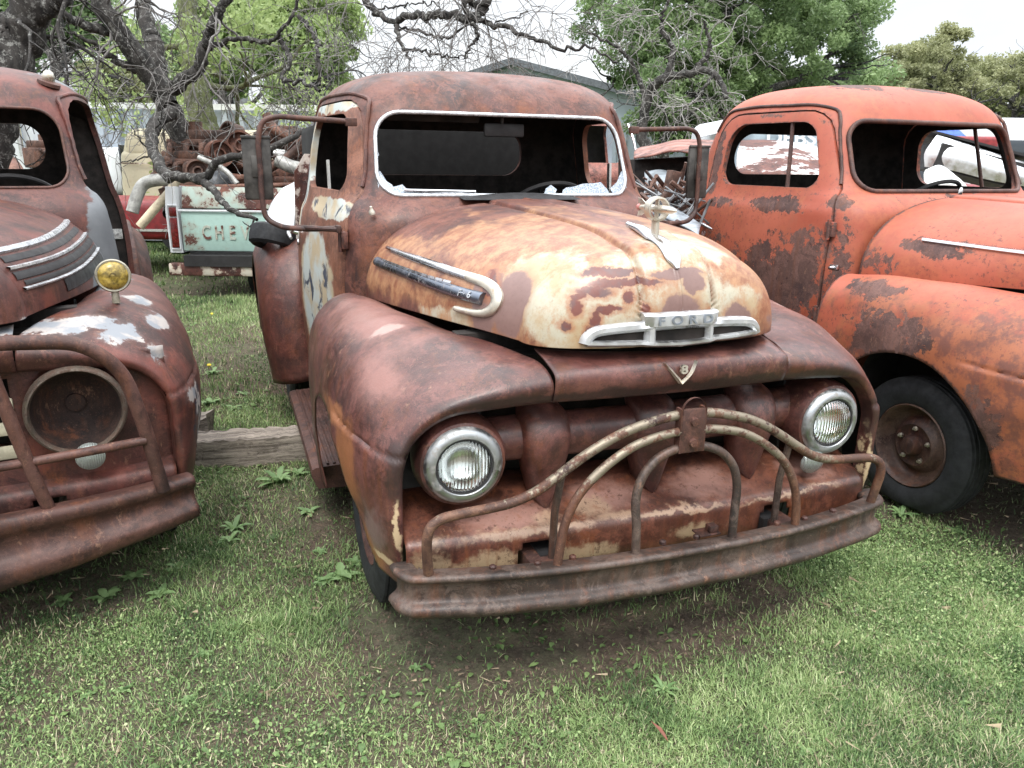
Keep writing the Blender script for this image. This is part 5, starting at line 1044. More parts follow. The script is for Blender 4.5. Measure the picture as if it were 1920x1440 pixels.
m = MB(); m.box((-2.5, -.05, 1.6), (3.0, .06, 3.1)); m.build('roller_door', flat('door_grey', (.45, .47, .50), .5), B_, False)
def wpoly(px, d): return [PD(a, b, q[0] if q else d) for a, b, *q in px]
def patch(name, rows, mat, label, cat, th=.012):
    C_ = [[PD(a, b, d) for a, b, d in r] for r in rows]; g = net([[tuple(p) for p in r] for r in C_], 14, 20); o = sheet(name, g.reshape(-1, 3), grid_faces(14, 20), mat, None, tuple(PD(rows[0][0][0], rows[0][0][1]+500, rows[0][0][2]+1)), th); return tag(o, label, cat)
patch('orange_panel', [[(-30, 372, 7.0), (20, 360, 6.9), (62, 352, 6.9)], [(-30, 320, 7.1), (18, 305, 7.0), (45, 318, 7.0)], [(-30, 290, 7.4), (10, 285, 7.4), (30, 296, 7.4)]], M_SCR2, 'rusty orange hood corner seen low in the left truck windscreen opening', 'hood')
# salvaged cab behind the middle truck, and its neighbours
SCB = thing('truck_cab', 'rust red truck cab standing behind the middle truck on its right', 'truck cab', tuple(PD(1062, 300, 7.6)*1.0), YAW+math.radians(14)); SCB.location.z = .14
cm = cab_pieces()['cab'].copy(); setmats(cm, make_rust('cab_red_rust', 61, mid=(.25, .075, .05), light=(.34, .13, .10), orange_amt=.4), M_BLACK)
cb = bpy.data.objects.new('cab', cm); COL.objects.link(cb); cb.parent = SCB; cb.location = (0, -1.6, 0)
m = MB(); m.tube([(.745, 0.02, 1.50), (.73, .10, 1.70), (.70, .20, 1.86)], .012, 8, 8); m.build('window_trim', M_CHROME, SCB)
M_REDP = make_rust('red_panel', 64, mid=(.28, .09, .06), light=(.42, .20, .16), orange_amt=.3)
patch('hood_panel', [[(1188, 296, 6.2), (1225, 290, 6.0), (1262, 282, 5.8), (1330, 292, 5.5)], [(1190, 282, 6.6), (1228, 277, 6.4), (1265, 268, 6.2), (1335, 276, 6.0)], [(1200, 276, 7.0), (1235, 270, 6.8), (1270, 262, 6.6), (1340, 262, 6.4)]], M_REDP, 'faded red hood panel over the gap between middle and right trucks', 'hood')
m = MB(); m.prism([PD(1190, 300, 6.3), PD(1345, 292, 6.0), PD(1350, 430, 6.0), PD(1190, 420, 6.3)], tuple(Vector((.25, .9, 0))*.7)); T1('shade_block', m, M_SHADE_GRIME, 'dark block standing for the shade under the faded red hood panel', 'body shell', smooth=False)  # added dark block in place of the shadowed void below the panel
patch('grey_sheet', [[(1212, 388, 5.4), (1240, 384, 5.3), (1275, 398, 5.2)], [(1210, 350, 5.7), (1240, 342, 5.6), (1280, 352, 5.5)], [(1208, 322, 6.0), (1240, 318, 5.9), (1285, 330, 5.8)]], flat('grey_blue_sheet', (.20, .23, .25), .5, .1, .4, 6), 'torn grey sheet standing in the gap between trucks', 'sheet metal')
patch('bright_strip', [[(1212, 398, 4.9), (1245, 408, 4.7), (1290, 428, 4.5), (1310, 440, 4.4)], [(1210, 384, 5.0), (1245, 388, 4.8), (1290, 415, 4.6), (1312, 428, 4.5)], [(1222, 362, 5.1), (1250, 380, 4.9), (1292, 405, 4.7), (1315, 420, 4.6)]], flat('pale_strip', (.34, .38, .42), .4, .3, .3), 'bent pale metal strip behind the hood ornament', 'metal strip')
m = MB(); rr = random.Random(11)
for k in range(120):
    c = PD(rr.uniform(1205, 1325), rr.uniform(345, 430), rr.uniform(4.8, 6.0)); a = Vector((rr.uniform(-1, 1), rr.uniform(-1, 1), rr.uniform(-.8, .8))).normalized()*rr.uniform(.03, .22); m.tube([c-a, c+a+Vector((0, 0, .02))], rr.uniform(.004, .016), smooth=False, seg=6)
    if k % 3 == 0: m.box(c, (rr.uniform(.03, .2), rr.uniform(.02, .1), rr.uniform(.01, .1)), Matrix.Rotation(rr.uniform(0, 3), 3, 'Y'), .003)
o = m.build('scrap_pile', M_SCR, None); tag(o, 'tangled rusty scrap behind the right mirror', 'scrap', kind='stuff')
m = MB()
for k in range(60):
    c = PD(rr.uniform(1205, 1325), rr.uniform(350, 425), rr.uniform(4.6, 5.4)); a = Vector((rr.uniform(-1, 1), rr.uniform(-.5, .5), rr.uniform(-.8, .3))).normalized()*rr.uniform(.03, .15); m.tube([c-a, c+a], rr.uniform(.004, .010), smooth=False, seg=6)
o = m.build('chrome_scrap', M_GREY, None); tag(o, 'bright metal rods mixed into the scrap between the trucks', 'scrap', kind='stuff')
patch('white_roof', [[(1305, 258, 8), (1345, 248, 8), (1420, 230, 8)], [(1308, 245, 8.4), (1345, 236, 8.4), (1420, 218, 8.4)], [(1325, 236, 8.9), (1360, 226, 8.9), (1420, 210, 8.9)]], M_WHITE, 'white car roof just left of the salmon truck cab', 'car roof')
# seen through the salmon truck windows
patch('rusty_white_hood', [[(1380, 330, 6.3), (1440, 330, 6.1), (1500, 330, 6.0), (1570, 345, 5.9)], [(1382, 290, 6.6), (1440, 292, 6.5), (1500, 296, 6.4), (1580, 320, 6.3)], [(1390, 262, 7.3), (1440, 262, 7.2), (1500, 268, 7.1), (1590, 288, 7.0)]], chipped('white_rusty_hood', (.60, .62, .62), (.3, .1, .05), .52, 2.0, off=71), 'white hood with a big rust patch seen through the salmon truck side window', 'hood')
WC = thing('white_pickup', 'white pickup cab with lettered windscreen seen through the salmon truck side window', 'pickup truck', tuple(PD(1500, 300, 8.4)), YAW); WC.location.z = GZ
m = MB(); rbox(m, (0, .8, 1.5), (1.9, 1.5, 1.0), 0, .12, .08); rbox(m, (0, .2, .85), (2.0, 3.0, .7), 0, .1, .02); m.build('body', M_WHITE, WC)
m = MB(); m.prism([(-.80, -.015, 1.18), (.80, -.015, 1.18), (.72, .045, 1.88), (-.72, .045, 1.88)], (0, .02, 0)); m.build('windscreen', flat('sky_glass', (.33, .40, .44), .1, 0, .15, 5), WC, False)
text('windscreen_letters', 'DEBS', .20, .004, basis((-.12, .0, 1.80), (1, 0, 0), (0, .08, 1)), M_WHITE, WC, .004, 1.2)
m = MB(); m.box((0, -1.32, .75), (2.0, .06, .2), None, .02); m.build('bumper', M_CHROME_OLD, WC)
for x in (-.9, .9): m = MB(); m.lathe([(.12, -.1), (.32, -.1), (.35, 0), (.32, .1), (.12, .1)], (x, -.4, .35), (1, 0, 0), 28, closed=True); m.build('wheel', M_TYRE, WC)
SB = thing('body_shell', 'silver bare metal body shell tilted beyond the salmon truck', 'body shell', tuple(PD(1825, 292, 7.0)), YAW)
m = MB(); C_ = [[(-.42, 0, -.10), (-.44, .0, .02), (-.38, .0, .13), (-.30, .1, .20), (-.28, .4, .24)], [(-.2, -.06, -.13), (-.2, -.08, -.02), (-.2, -.04, .09), (-.2, .06, .15), (-.2, .4, .19)], [(.15, -.08, -.21), (.15, -.10, -.12), (.15, -.06, -.02), (.15, .04, .04), (.15, .4, .10)], [(.55, -.06, -.27), (.55, -.08, -.2), (.55, -.04, -.12), (.55, .04, -.07), (.55, .4, .0)]]
g = net(C_, 30, 20); kp = np.ones((29, 19), bool); kp[2:6, 9:12] = False; m.add(g.reshape(-1, 3), grid_faces(30, 20, keep=kp)); m.build('skin', chrome_mat('silver_skin', (.80, .82, .84), .38, .2), SB)
m = MB(); m.box((.1, .5, .10), (1.1, .9, .02), Matrix.Rotation(.22, 3, 'Y')); m.box((.1, .2, -.10), (.9, .5, .22), Matrix.Rotation(.22, 3, 'Y')); m.build('inner_frame', M_BLACK, SB)
patch('white_fender', [[(1735, 350, 6.0), (1775, 348, 6.0), (1815, 352, 6.0)], [(1732, 330, 6.1), (1765, 318, 6.1), (1810, 345, 6.1)], [(1735, 318, 6.4), (1765, 310, 6.5), (1800, 335, 6.5)]], flat('white_primer', (.58, .60, .58), .5), 'pale curved fender lying under the silver body shell', 'fender')
SV = thing('suv', 'white and red car parked behind the silver body shell', 'car', tuple(PD(1742, 300, 13)), YAW); SV.location.z = GZ
m = MB(); rbox(m, (0, 1, .85), (2.0, 3.4, .8), 0, .1, .03); m.build('body', M_RED, SV); m = MB(); rbox(m, (0, 1.3, 1.55), (1.8, 2.4, .8), 0, .14, .1); m.build('cabin', M_WHITE, SV); m = MB(); m.box((0, .05, 1.5), (1.4, .06, .42), Matrix.Rotation(-.1, 3, 'X')); m.build('windscreen', M_GLASS, SV)
RT_ = thing('flatbed_truck', 'dark red truck under a blue tarpaulin far right', 'truck', tuple(PD(1775, 290, 19)), YAW); RT_.location.z = GZ
m = MB(); rbox(m, (-.2, 1.4, 1.45), (3.2, 2.4, 1.6), 0, .1, .02); m.build('body', M_RED, RT_); m = MB(); rbox(m, (-.5, 1.4, 2.33), (2.4, 2.2, .28), 0, .1, .2); m.build('tarpaulin', flat('blue_tarp', (.05, .12, .42), .6), RT_)
RV = thing('motorhome', 'white motorhome at the far right behind the salmon truck', 'motorhome', tuple(PD(1880, 290, 21)), YAW); RV.location.z = GZ
m = MB(); rbox(m, (0, 1.5, 1.65), (3.4, 3, 2.3), 0, .2, .02); m.build('body', M_WHITE, RV); m = MB(); m.box((-.2, -.02, 1.95), (1.6, .05, .55), None, .02); m.build('window', M_GLASS, RV); m = MB(); m.box((-.6, -.04, 1.35), (1.6, .05, .4)); m.build('stripe', M_RED, RV)
for x in (-1.2, 1.2): m = MB(); m.lathe([(.12, -.1), (.36, -.1), (.4, 0), (.36, .1), (.12, .1)], (x, .1, .4), (0, 1, 0), 28, closed=True); m.build('wheel', M_TYRE, RV)
S2 = thing('shed', 'tan metal shed wall far behind the salmon truck', 'shed', tuple(PD(1800, 290, 30)), YAW); S2.location.z = GZ
m = MB(); m.box((0, 2, 1.35), (9, 4, 2.7)); m.build('wall', flat('tan_wall', (.33, .29, .22), .8), S2, False); m = MB(); m.box((0, 2, 2.75), (9.4, 4.4, .12)); m.build('roof', M_GREY, S2, False)

# ================================================================== TREES
def bark(name, a, b, sc=9):
    s = NT(name); n = s.noise(sc, 9, .75, stretch=(1, 1, .35)); v = s.noise(sc*3.5, 6, .8); c = s.mix(s.ramp(n, .38, .6), a, b); c = s.mix(s.ramp(s.noise(sc*2.2, 8, .8, off=9), .53, .60, 0, .75), c, (.27, .27, .25)); return s.fin(c, .95, 0, n, 1.0, .03)
M_BARK = bark('dark_bark', (.012, .011, .010), (.052, .047, .043)); M_TWIG = bark('twig_bark', (.085, .078, .074), (.25, .235, .225), 5); M_BARKG = bark('mossy_bark', (.05, .055, .025), (.13, .15, .06)); M_BARKP = bark('pale_dead_wood', (.17, .16, .15), (.40, .38, .36), 7)
def leafm(name, a, b, trans=.45):
    s = NT(name); at = s.n('ShaderNodeAttribute'); at.attribute_name = 'rnd'; c = s.mix(at.outputs['Fac'], a, b); s.fin(c, .55, 0)
    t = s.n('ShaderNodeBsdfTranslucent'); s.L(c, t.inputs[0]); mx = s.n('ShaderNodeMixShader'); mx.inputs[0].default_value = trans; s.L(s.b.outputs[0], mx.inputs[1]); s.L(t.outputs[0], mx.inputs[2]); s.L(mx.outputs[0], s.out.inputs[0]); return s.m
def branch_mesh(name, paths, mat, parent=None, seg=7, off=None):
    Vs, Fs, b = [], [], 0
    for P, r in paths:
        sg = seg if max(r) > .03 else (5 if max(r) > .012 else 3); V, F = tube_vf(P, r, sg, base=b, cap=False); Vs.append(V); Fs += F; b += len(V)
    V = np.concatenate(Vs); V = V-np.array(off if off is not None else (0, 0, 0)); me = fast_mesh(name, V, np.array(Fs)); return link(name, me, mat, parent)
def grow(p, d, L, r, depth, rg, out, droop=.0, spread=.7, jit=.22, kids=(3, 5), ratio=.62, minr=.0022, gn=True, tips=None):
    n = max(5, int(L/.06)) if depth < 3 else max(4, int(L/.05)); n = min(n, 26); P = [np.array(p, float)]; d = np.array(d, float); d /= np.linalg.norm(d); R_ = [r]; cur = d.copy()
    for i in range(n):
        cur = cur + rg.normal(0, jit, 3)*(.9 if gn else .5) + np.array([0, 0, -droop])*.15; cur /= np.linalg.norm(cur); P.append(P[-1]+cur*L/n); R_.append(max(minr, r*(1-.72*(i+1)/n)))
    out.append((np.array(P), np.array(R_)))
    if depth <= 0:
        if tips is not None: tips.append(P[-1])
        return
    for k in range(rg.integers(kids[0], kids[1]+1)):
        i = int(rg.uniform(.25, 1)*n); i = min(i, n); b = P[i]; ax = rg.normal(0, 1, 3); t = P[min(i+1, n)]-P[max(i-1, 0)]; t /= np.linalg.norm(t)+1e-9; ax -= t*np.dot(ax, t); ax /= np.linalg.norm(ax)+1e-9
        nd = t*(1-spread*.5)+ax*spread; grow(b, nd, L*ratio*rg.uniform(.7, 1.15), max(minr, R_[i]*.62), depth-1, rg, out, droop, spread, jit, kids, ratio, minr, gn, tips)
def leaves(centers, radii, n, size, rg, flatten=.8, hang=0.0, aspect=.55):
    """n leaf quads in ellipsoid clumps; returns V,F,rnd"""
    C_ = np.asarray(centers, float); R_ = np.asarray(radii, float); w = R_**2; k = rg.choice(len(C_), n, p=w/w.sum())
    u = rg.normal(0, 1, (n, 3)); u /= np.linalg.norm(u, axis=1)[:, None]; rad = R_[k]*rg.uniform(0, 1, n)**.45; p = C_[k]+u*rad[:, None]*[1, 1, flatten]
    nrm = rg.normal(0, 1, (n, 3))+[0, 0, .8]; nrm /= np.linalg.norm(nrm, axis=1)[:, None]; a = rg.normal(0, 1, (n, 3)); a[:, 2] -= hang*2.5; a -= nrm*(a*nrm).sum(1)[:, None]; a /= np.linalg.norm(a, axis=1)[:, None]; b = np.cross(nrm, a)
    s = size*rg.uniform(.6, 1.5, n); a *= s[:, None]; b *= (s*aspect)[:, None]
    V = np.stack([p-a, p-b*.9+a*.1, p+a, p+b*.9+a*.1], 1).reshape(-1, 3); F = np.arange(4*n).reshape(n, 4)
    cl = rg.uniform(0, 1, len(C_)); r = np.clip(cl[k]*.6+rg.uniform(0, .5, n), 0, 1); return V, F, np.repeat(r, 4)
def leaf_obj(name, V, F, rnd, mat, parent=None):
    me = fast_mesh(name, V, F); at = me.attributes.new('rnd', 'FLOAT', 'POINT'); at.data.foreach_set('value', rnd.astype(np.float32)); return link(name, me, mat, parent, False)
M_LG = leafm('leaf_mid_green', (.11, .175, .075), (.31, .42, .19)); M_LY = leafm('leaf_yellow_green', (.19, .27, .09), (.42, .52, .22), .45); M_LD = leafm('leaf_dark_green', (.06, .12, .045), (.19, .30, .11)); M_LO = leafm('leaf_olive', (.19, .21, .10), (.42, .43, .24))
def tree(name, label, base, h, crown, n, size, mat, seed, trunk_r=.2, bark_=None, group=None, nclump=40, csize=.8, hang=0, lean=(0, 0), depth=3):
    """crown: (dx,dy,dz,rx,ry,rz) ellipsoid relative to base"""
    rg = np.random.default_rng(seed); T = thing(name, label, 'tree', tuple(base), 0, group); out = []; tips = []
    cx, cy, cz, rx, ry, rz = crown; top = np.array([cx, cy, cz]); P = catmull(np.array([[0, 0, -.1], [lean[0]*.3, lean[1]*.3, cz*.3], [lean[0], lean[1], cz*.62], top]), 14)
    P[1:-1] += rg.normal(0, trunk_r*.25, (12, 3))*[1, 1, 0]; out.append((P, np.linspace(trunk_r, trunk_r*.4, 14)))
    for k in range(9):
        i = rg.integers(6, 13); t = rg.normal(0, 1, 3); t[2] = abs(t[2])*.7; tgt = top+t/np.linalg.norm(t)*[rx, ry, rz]*.85; d = tgt-P[i]; grow(P[i], d, np.linalg.norm(d), trunk_r*.38, depth-1, rg, out, .1, .7, .16, (2, 4), .5, .008, True, tips)
    branch_mesh('trunk', out, bark_ or M_BARK, T)
    cc = []
    for k in range(nclump): u = rg.normal(0, 1, 3); u /= np.linalg.norm(u); q = rg.uniform(.25, 1)**.5; cc.append(top+u*[rx, ry, rz]*q)
    rr_ = rg.uniform(.45, 1.1, nclump)*csize; V, F, rn = leaves(cc, rr_, n, size, rg, .75, hang); leaf_obj('crown', V, F, rn, mat, T); return T
def ground_under(px, d): p = PD(px, 300, d); return Vector((p.x, p.y, GZ-.05))
def cr(px0, px1, py0, py1, d, base, dep):
    """crown ellipsoid from its extent in view at distance d, relative to base"""
    c = PD((px0+px1)/2, (py0+py1)/2, d); return (c.x-base.x, c.y-base.y, c.z-base.z, (px1-px0)/2*d/FPX*.9, dep, (py1-py0)/2*d/FPX*.9)
GT = 'leafy trees behind the yard'
for nm, lb, bx, d, ext, n, sz, mt, sd, tr, nc, cs, hg in [
    ('oak_tree', 'big dark green oak filling the sky right of the metal building', 1330, 21, (1040, 1690, -120, 215), 120000, .052, M_LG, 3, .38, 250, .52, 0),
    ('oak_tree', 'darker oak low behind the dead tree and the metal building', 1240, 19, (1170, 1420, 60, 290), 32000, .05, M_LG, 4, .2, 80, .45, 0),
    ('willow_tree', 'yellow green weeping tree just left of the middle cab roof', 600, 17, (440, 690, -60, 215), 42000, .045, M_LY, 5, .2, 80, .45, 1),
    ('willow_tree', 'yellow green tree behind the bare tree trunk', 430, 20, (330, 520, -40, 200), 30000, .05, M_LY, 6, .2, 60, .5, .6),
    ('broadleaf_tree', 'mid green tree above the left truck roof', 120, 15, (50, 190, -60, 120), 20000, .055, M_LG, 7, .18, 30, .55, 0),
    ('broadleaf_tree', 'dark green tree at the left edge behind the black trunk', -40, 16, (-250, 80, -150, 200), 20000, .055, M_LD, 8, .2, 30, .7, 0),
    ('scrub_bush', 'olive bush under the grey house roof', 210, 17, (150, 275, 115, 205), 12000, .045, M_LO, 9, .08, 26, .42, 0),
    ('hackberry_tree', 'olive tree right of the oak with sky showing through', 1760, 34, (1670, 1850, 50, 250), 17000, .07, M_LO, 10, .25, 75, .5, 0),
    ('hackberry_tree', 'thinner olive tree at the far right edge', 1890, 36, (1810, 1990, 90, 260), 12000, .07, M_LO, 11, .22, 60, .5, 0),
    ('hackberry_tree', 'wide olive tree between the oak and the far right edge', 1700, 38, (1600, 1840, 70, 250), 22000, .085, M_LO, 14, .25, 110, .6, 0),
    ('hackberry_tree', 'pale hazy tree behind the motorhome at the far right', 1860, 44, (1770, 1990, 95, 260), 20000, .10, M_LO, 15, .25, 100, .8, 0),
    ('broadleaf_tree', 'dark tree low behind the salmon cab roof', 1560, 30, (1400, 1760, 120, 290), 24000, .08, M_LG, 12, .25, 60, .9, 0),
    ('broadleaf_tree', 'distant green tree far beyond the container', 300, 28, (200, 420, 60, 230), 16000, .08, M_LG, 13, .2, 30, .9, 0)]:
    b = ground_under(bx, d); tree(nm, lb, b, 0, cr(*ext, d, b, (ext[1]-ext[0])/2*d/FPX*.7), n, sz, mt, sd, tr, None, GT, nc, cs, hg)
# bare twisted tree by the turquoise truck
def P3(px, py, d): return np.array(PD(px, py, d))
def limb(pts, r0, r1, n=40, jag=.012, rg=RNG):
    P = catmull(np.array([P3(*p) for p in pts]), n); P[1:-1] += rg.normal(0, jag, (n-2, 3)); return P, np.linspace(r0, r1, n)*(1+rg.normal(0, .05, n))
rg = np.random.default_rng(21); BT = thing('bare_tree', 'bare lichen spotted tree with twisted limbs beside the turquoise pickup', 'tree', tuple(ground_under(352, 9.6)))
paths = [limb([(352, 420, 9.6), (352, 330, 9.6), (340, 255, 9.5), (318, 205, 9.4), (290, 150, 9.2), (250, 95, 9.0), (205, 30, 8.8), (160, -60, 8.6)], .21, .11),
 limb([(316, 200, 9.3), (300, 150, 9.3), (288, 90, 9.3), (270, 20, 9.4), (262, -60, 9.5)], .15, .08),
 limb([(325, 168, 9.2), (345, 150, 9.1), (372, 128, 9.0), (382, 92, 8.9), (398, 50, 8.8), (420, 10, 8.7), (440, -40, 8.6)], .10, .05),
 limb([(330, 212, 9.2), (306, 218, 9.0), (290, 238, 8.6), (284, 268, 8.3), (296, 298, 8.0), (312, 328, 7.7), (345, 334, 7.5), (385, 330, 7.3), (410, 305, 7.2), (450, 292, 7.1), (490, 285, 7.0), (530, 268, 7.0), (572, 243, 7.1)], .088, .030, 70, .010),
 limb([(365, 334, 7.4), (395, 350, 7.2), (422, 385, 7.0), (450, 400, 6.9), (482, 412, 6.8)], .055, .018, 26, .008),
 limb([(478, 408, 6.8), (470, 425, 6.8), (455, 415, 6.8)], .014, .005, 8, .005),
 limb([(205, 60, 8.9), (150, 45, 8.7), (110, 20, 8.5), (70, -20, 8.3)], .07, .04), limb([(295, 140, 9.2), (230, 120, 9.0), (180, 85, 8.8), (130, 60, 8.6)], .06, .02),
 limb([(385, 95, 9.0), (440, 72, 8.8), (500, 78, 8.6), (540, 45, 8.4), (560, -10, 8.3)], .035, .02), limb([(520, 70, 8.6), (545, 110, 8.5), (530, 150, 8.4), (570, 155, 8.3), (600, 170, 8.2)], .035, .02),
 limb([(560, 30, 8.4), (590, 70, 8.3), (598, 120, 8.2), (600, 160, 8.2)], .03, .02),
 limb([(290, 285, 8.3), (262, 262, 8.2), (245, 235, 8.1)], .018, .006, 14), limb([(284, 290, 8.2), (255, 300, 8.1), (218, 308, 8.0)], .014, .005, 14), limb([(290, 250, 8.5), (300, 215, 8.3), (305, 190, 8.2)], .014, .005, 12), limb([(410, 308, 7.2), (385, 290, 7.3), (352, 283, 7.4)], .012, .005, 12),
 limb([(345, 300, 9.6), (330, 340, 9.5), (318, 400, 9.5)], .12, .10)]
paths = [(P, r*.85) for P, r in paths]; tw = []
for P, r in paths[:3]+paths[7:11]:
    for k in range(6):
        i = int(rg.uniform(.25, 1)*(len(P)-1)); d = rg.normal(0, 1, 3); d[2] -= .35; grow(P[i], d, rg.uniform(.7, 1.7), min(.016, r[i]*.3), 2, rg, tw, .45, .75, .24, (3, 5), .6, .0035)
for P, r in paths[3:4]:
    for k in range(12): i = int(rg.uniform(.1, 1)*(len(P)-1)); grow(P[i], rg.normal(0, 1, 3), rg.uniform(.2, .55), .007, 1, rg, tw, .1, .7, .2, (1, 3), .6, .0025)
# overhanging branches above the middle cab: a tree whose trunk stands hidden behind the trucks
tw2 = []
main = [limb([(262, -60, 9.5), (300, -240, 9.2), (400, -330, 8.8), (520, -300, 8.4), (610, -180, 8.1), (640, -110, 8.0)], .09, .06), limb([(640, -110, 8.0), (665, -40, 7.9), (700, 18, 7.8), (742, 48, 7.7), (752, 80, 7.6), (770, 112, 7.6)], .055, .014),
 limb([(742, 44, 7.7), (760, 30, 7.6), (800, 28, 7.5), (850, 30, 7.4), (885, 36, 7.3), (905, 20, 7.3), (925, -20, 7.3)], .035, .04), limb([(885, 36, 7.3), (930, 48, 7.2), (975, 62, 7.1), (1015, 78, 7.0), (1060, 92, 6.9), (1085, 88, 6.9), (1120, 98, 6.8), (1160, 118, 6.8)], .028, .008),
 limb([(880, 34, 7.3), (895, 60, 7.2), (880, 90, 7.1), (870, 110, 7.1)], .02, .008), limb([(925, -30, 7.4), (900, 10, 7.3), (860, -30, 7.4)], .04, .03), limb([(740, 48, 7.7), (790, 60, 7.6), (835, 72, 7.5), (880, 45, 7.3), (940, 40, 7.2), (990, 20, 7.1)], .015, .007),
 limb([(755, 92, 7.6), (800, 98, 7.5), (850, 108, 7.4), (885, 100, 7.3)], .014, .006), limb([(900, -50, 7.3), (870, 5, 7.3), (880, 30, 7.3)], .03, .02), limb([(700, 20, 7.8), (760, 10, 7.7), (820, 8, 7.6), (830, 40, 7.5)], .012, .006)]
for P, r in main[1:]:
    for k in range(4):
        i = int(rg.uniform(.15, 1)*(len(P)-1)); d = rg.normal(0, 1, 3)*[1, .6, .8]; d[2] -= .3; grow(P[i], d, rg.uniform(.45, 1.15), min(.009, r[i]*.4), 2, rg, tw2, .45, .75, .2, (3, 5), .58, .0026)
for k in range(6): P, r = main[1]; tp = P3(rg.uniform(600, 1000), -40, 7.5); grow(tp, [rg.normal(0, .5), rg.normal(0, .3), -1], rg.uniform(.5, 1.0), .008, 2, rg, tw2, .2, .7, .2, (3, 5), .6, .0026)
paths += main; tw += tw2
branch_mesh('trunk', paths, M_BARK, BT, off=BT.location, seg=12); branch_mesh('twigs', tw, M_TWIG, BT, off=BT.location)
MT = thing('mossy_tree', 'green mossy trunk standing right behind the bare tree', 'tree', tuple(ground_under(395, 11.5))); out = [limb([(372, 420, 11.5), (392, 300, 11.5), (388, 250, 11.5), (372, 190, 11.5), (362, 120, 11.5), (355, 40, 11.5), (345, -60, 11.5)], .24, .12)]
for k in range(6): grow(out[0][0][22+2*k], rg.normal(0, 1, 3)+[0, 0, .5], 2.2, .05, 2, rg, out, .1, .6, .15, (2, 4), .6, .006)
branch_mesh('trunk', out, M_BARKG, MT, 10, off=MT.location); V, F, rn = leaves([P[-1] for P, r in out[1:]], [.35]*len(out[1:]), 4500, .05, rg); leaf_obj('crown', V-np.array(MT.location), F, rn, M_LY, MT)
LT = thing('black_trunk_tree', 'thick black trunk leaning in at the top left corner', 'tree', tuple(ground_under(-30, 6.2))); out = [limb([(-60, 560, 6.2), (-35, 330, 6.2), (-8, 220, 6.1), (12, 150, 6.1), (38, 80, 6.1), (62, 0, 6.0), (90, -120, 6)], .19, .13), limb([(22, 140, 6.1), (0, 60, 6), (-60, 20, 5.9)], .12, .08), limb([(-20, 60, 6.1), (40, 40, 6.0), (90, 12, 6.0), (150, -40, 5.9)], .10, .06)]
for P, r in list(out[1:]):
    for k in range(5): i = int(rg.uniform(.3, 1)*39); grow(P[i], rg.normal(0, 1, 3)+[0, 0, -.2], 1.0, .02, 2, rg, out, .4, .7, .22, (2, 4), .6, .004)
branch_mesh('trunk', out, M_BARK, LT, off=LT.location, seg=14)
# pale dead tree right of the building
DT = thing('dead_tree', 'pale dead tree with a dense tangle of twigs right of the metal building', 'tree', tuple(ground_under(1225, 13))); tw = []
main = [limb([(1232, 420, 13), (1222, 300, 13), (1205, 255, 13), (1210, 200, 12.9), (1222, 165, 12.8), (1250, 145, 12.6), (1290, 138, 12.5), (1325, 132, 12.4), (1350, 150, 12.3), (1362, 185, 12.2)], .13, .04), limb([(1212, 190, 12.9), (1195, 140, 12.8), (1172, 100, 12.7), (1130, 75, 12.6), (1100, 60, 12.5)], .05, .015), limb([(1250, 145, 12.6), (1262, 95, 12.6), (1240, 50, 12.5), (1255, -10, 12.4)], .06, .02), limb([(1300, 138, 12.5), (1330, 90, 12.4), (1320, 40, 12.3)], .05, .02), limb([(1340, 140, 12.3), (1300, 190, 12.2), (1260, 215, 12.1)], .03, .01)]
for P, r in main:
    for k in range(6): i = int(rg.uniform(.35, 1)*(len(P)-1)); d = rg.normal(0, 1, 3); grow(P[i], d, rg.uniform(.6, 1.4), .012, 2, rg, tw, .4, .8, .26, (3, 5), .6, .004)
branch_mesh('trunk', main, M_BARK, DT, off=DT.location, seg=9); branch_mesh('twigs', tw, M_BARKP, DT, off=DT.location)
# weeping twigs across the oak (in front of it)
# ================================================================== GROUND
def ground_mat():
    s = NT('soil_and_turf'); n = s.noise(1.3, 9, .65); c = s.mix(s.ramp(n, .4, .62), (.125, .088, .062), (.115, .12, .065)); c = s.mix(s.ramp(s.noise(17, 9, .85), .46, .60, 0, .8), c, (.055, .037, .026)); c = s.mix(s.ramp(s.noise(28, 8, .85, off=5), .50, .62, 0, .7), c, (.22, .17, .125)); c = s.mix(s.ramp(s.noise(75, 5, .7, off=3), .55, .7, 0, .7), c, (.03, .022, .018))
    x = s.n('ShaderNodeSeparateXYZ'); s.L(s.co, x.inputs[0]); far = s.ramp(x.outputs[1], 6, 14); c = s.mix(far, c, s.mix(s.noise(9, 8, .7), (.06, .10, .03), (.13, .19, .06))); return s.fin(c, .95, 0, s.noise(38, 9, .8), .9, .03)
nx_, ny_ = 120, 120; gx = np.concatenate([np.linspace(-7, 8, nx_)]); gy = np.linspace(-3.5, 11.5, ny_); X, Y = np.meshgrid(gx, gy, indexing='ij')
def gh(x, y): return GZ + .012*np.sin(x*2.1+1)*np.sin(y*1.7) + .006*np.sin(x*7+y*3)*np.sin(y*6.1-x) - .02*np.exp(-(((x-.1)/1.0)**2+((y-.6)/1.2)**2))
edge = np.minimum(np.minimum(X+7, 8-X), np.minimum(Y+3.5, 11.5-Y)).clip(0, 1); Z = GZ+(gh(X, Y)-GZ)*edge
V = np.column_stack([X.ravel(), Y.ravel(), Z.ravel()]); F = [list(f) for f in grid_faces(nx_, ny_)]; b = len(V)
ring = [(-7, -3.5), (8, -3.5), (8, 11.5), (-7, 11.5)]; V = np.vstack([V, [(x, y, GZ) for x, y in ((-300, -60), (300, -60), (300, 500), (-300, 500))]])
c = [0, (nx_-1)*ny_, nx_*ny_-1, ny_-1]
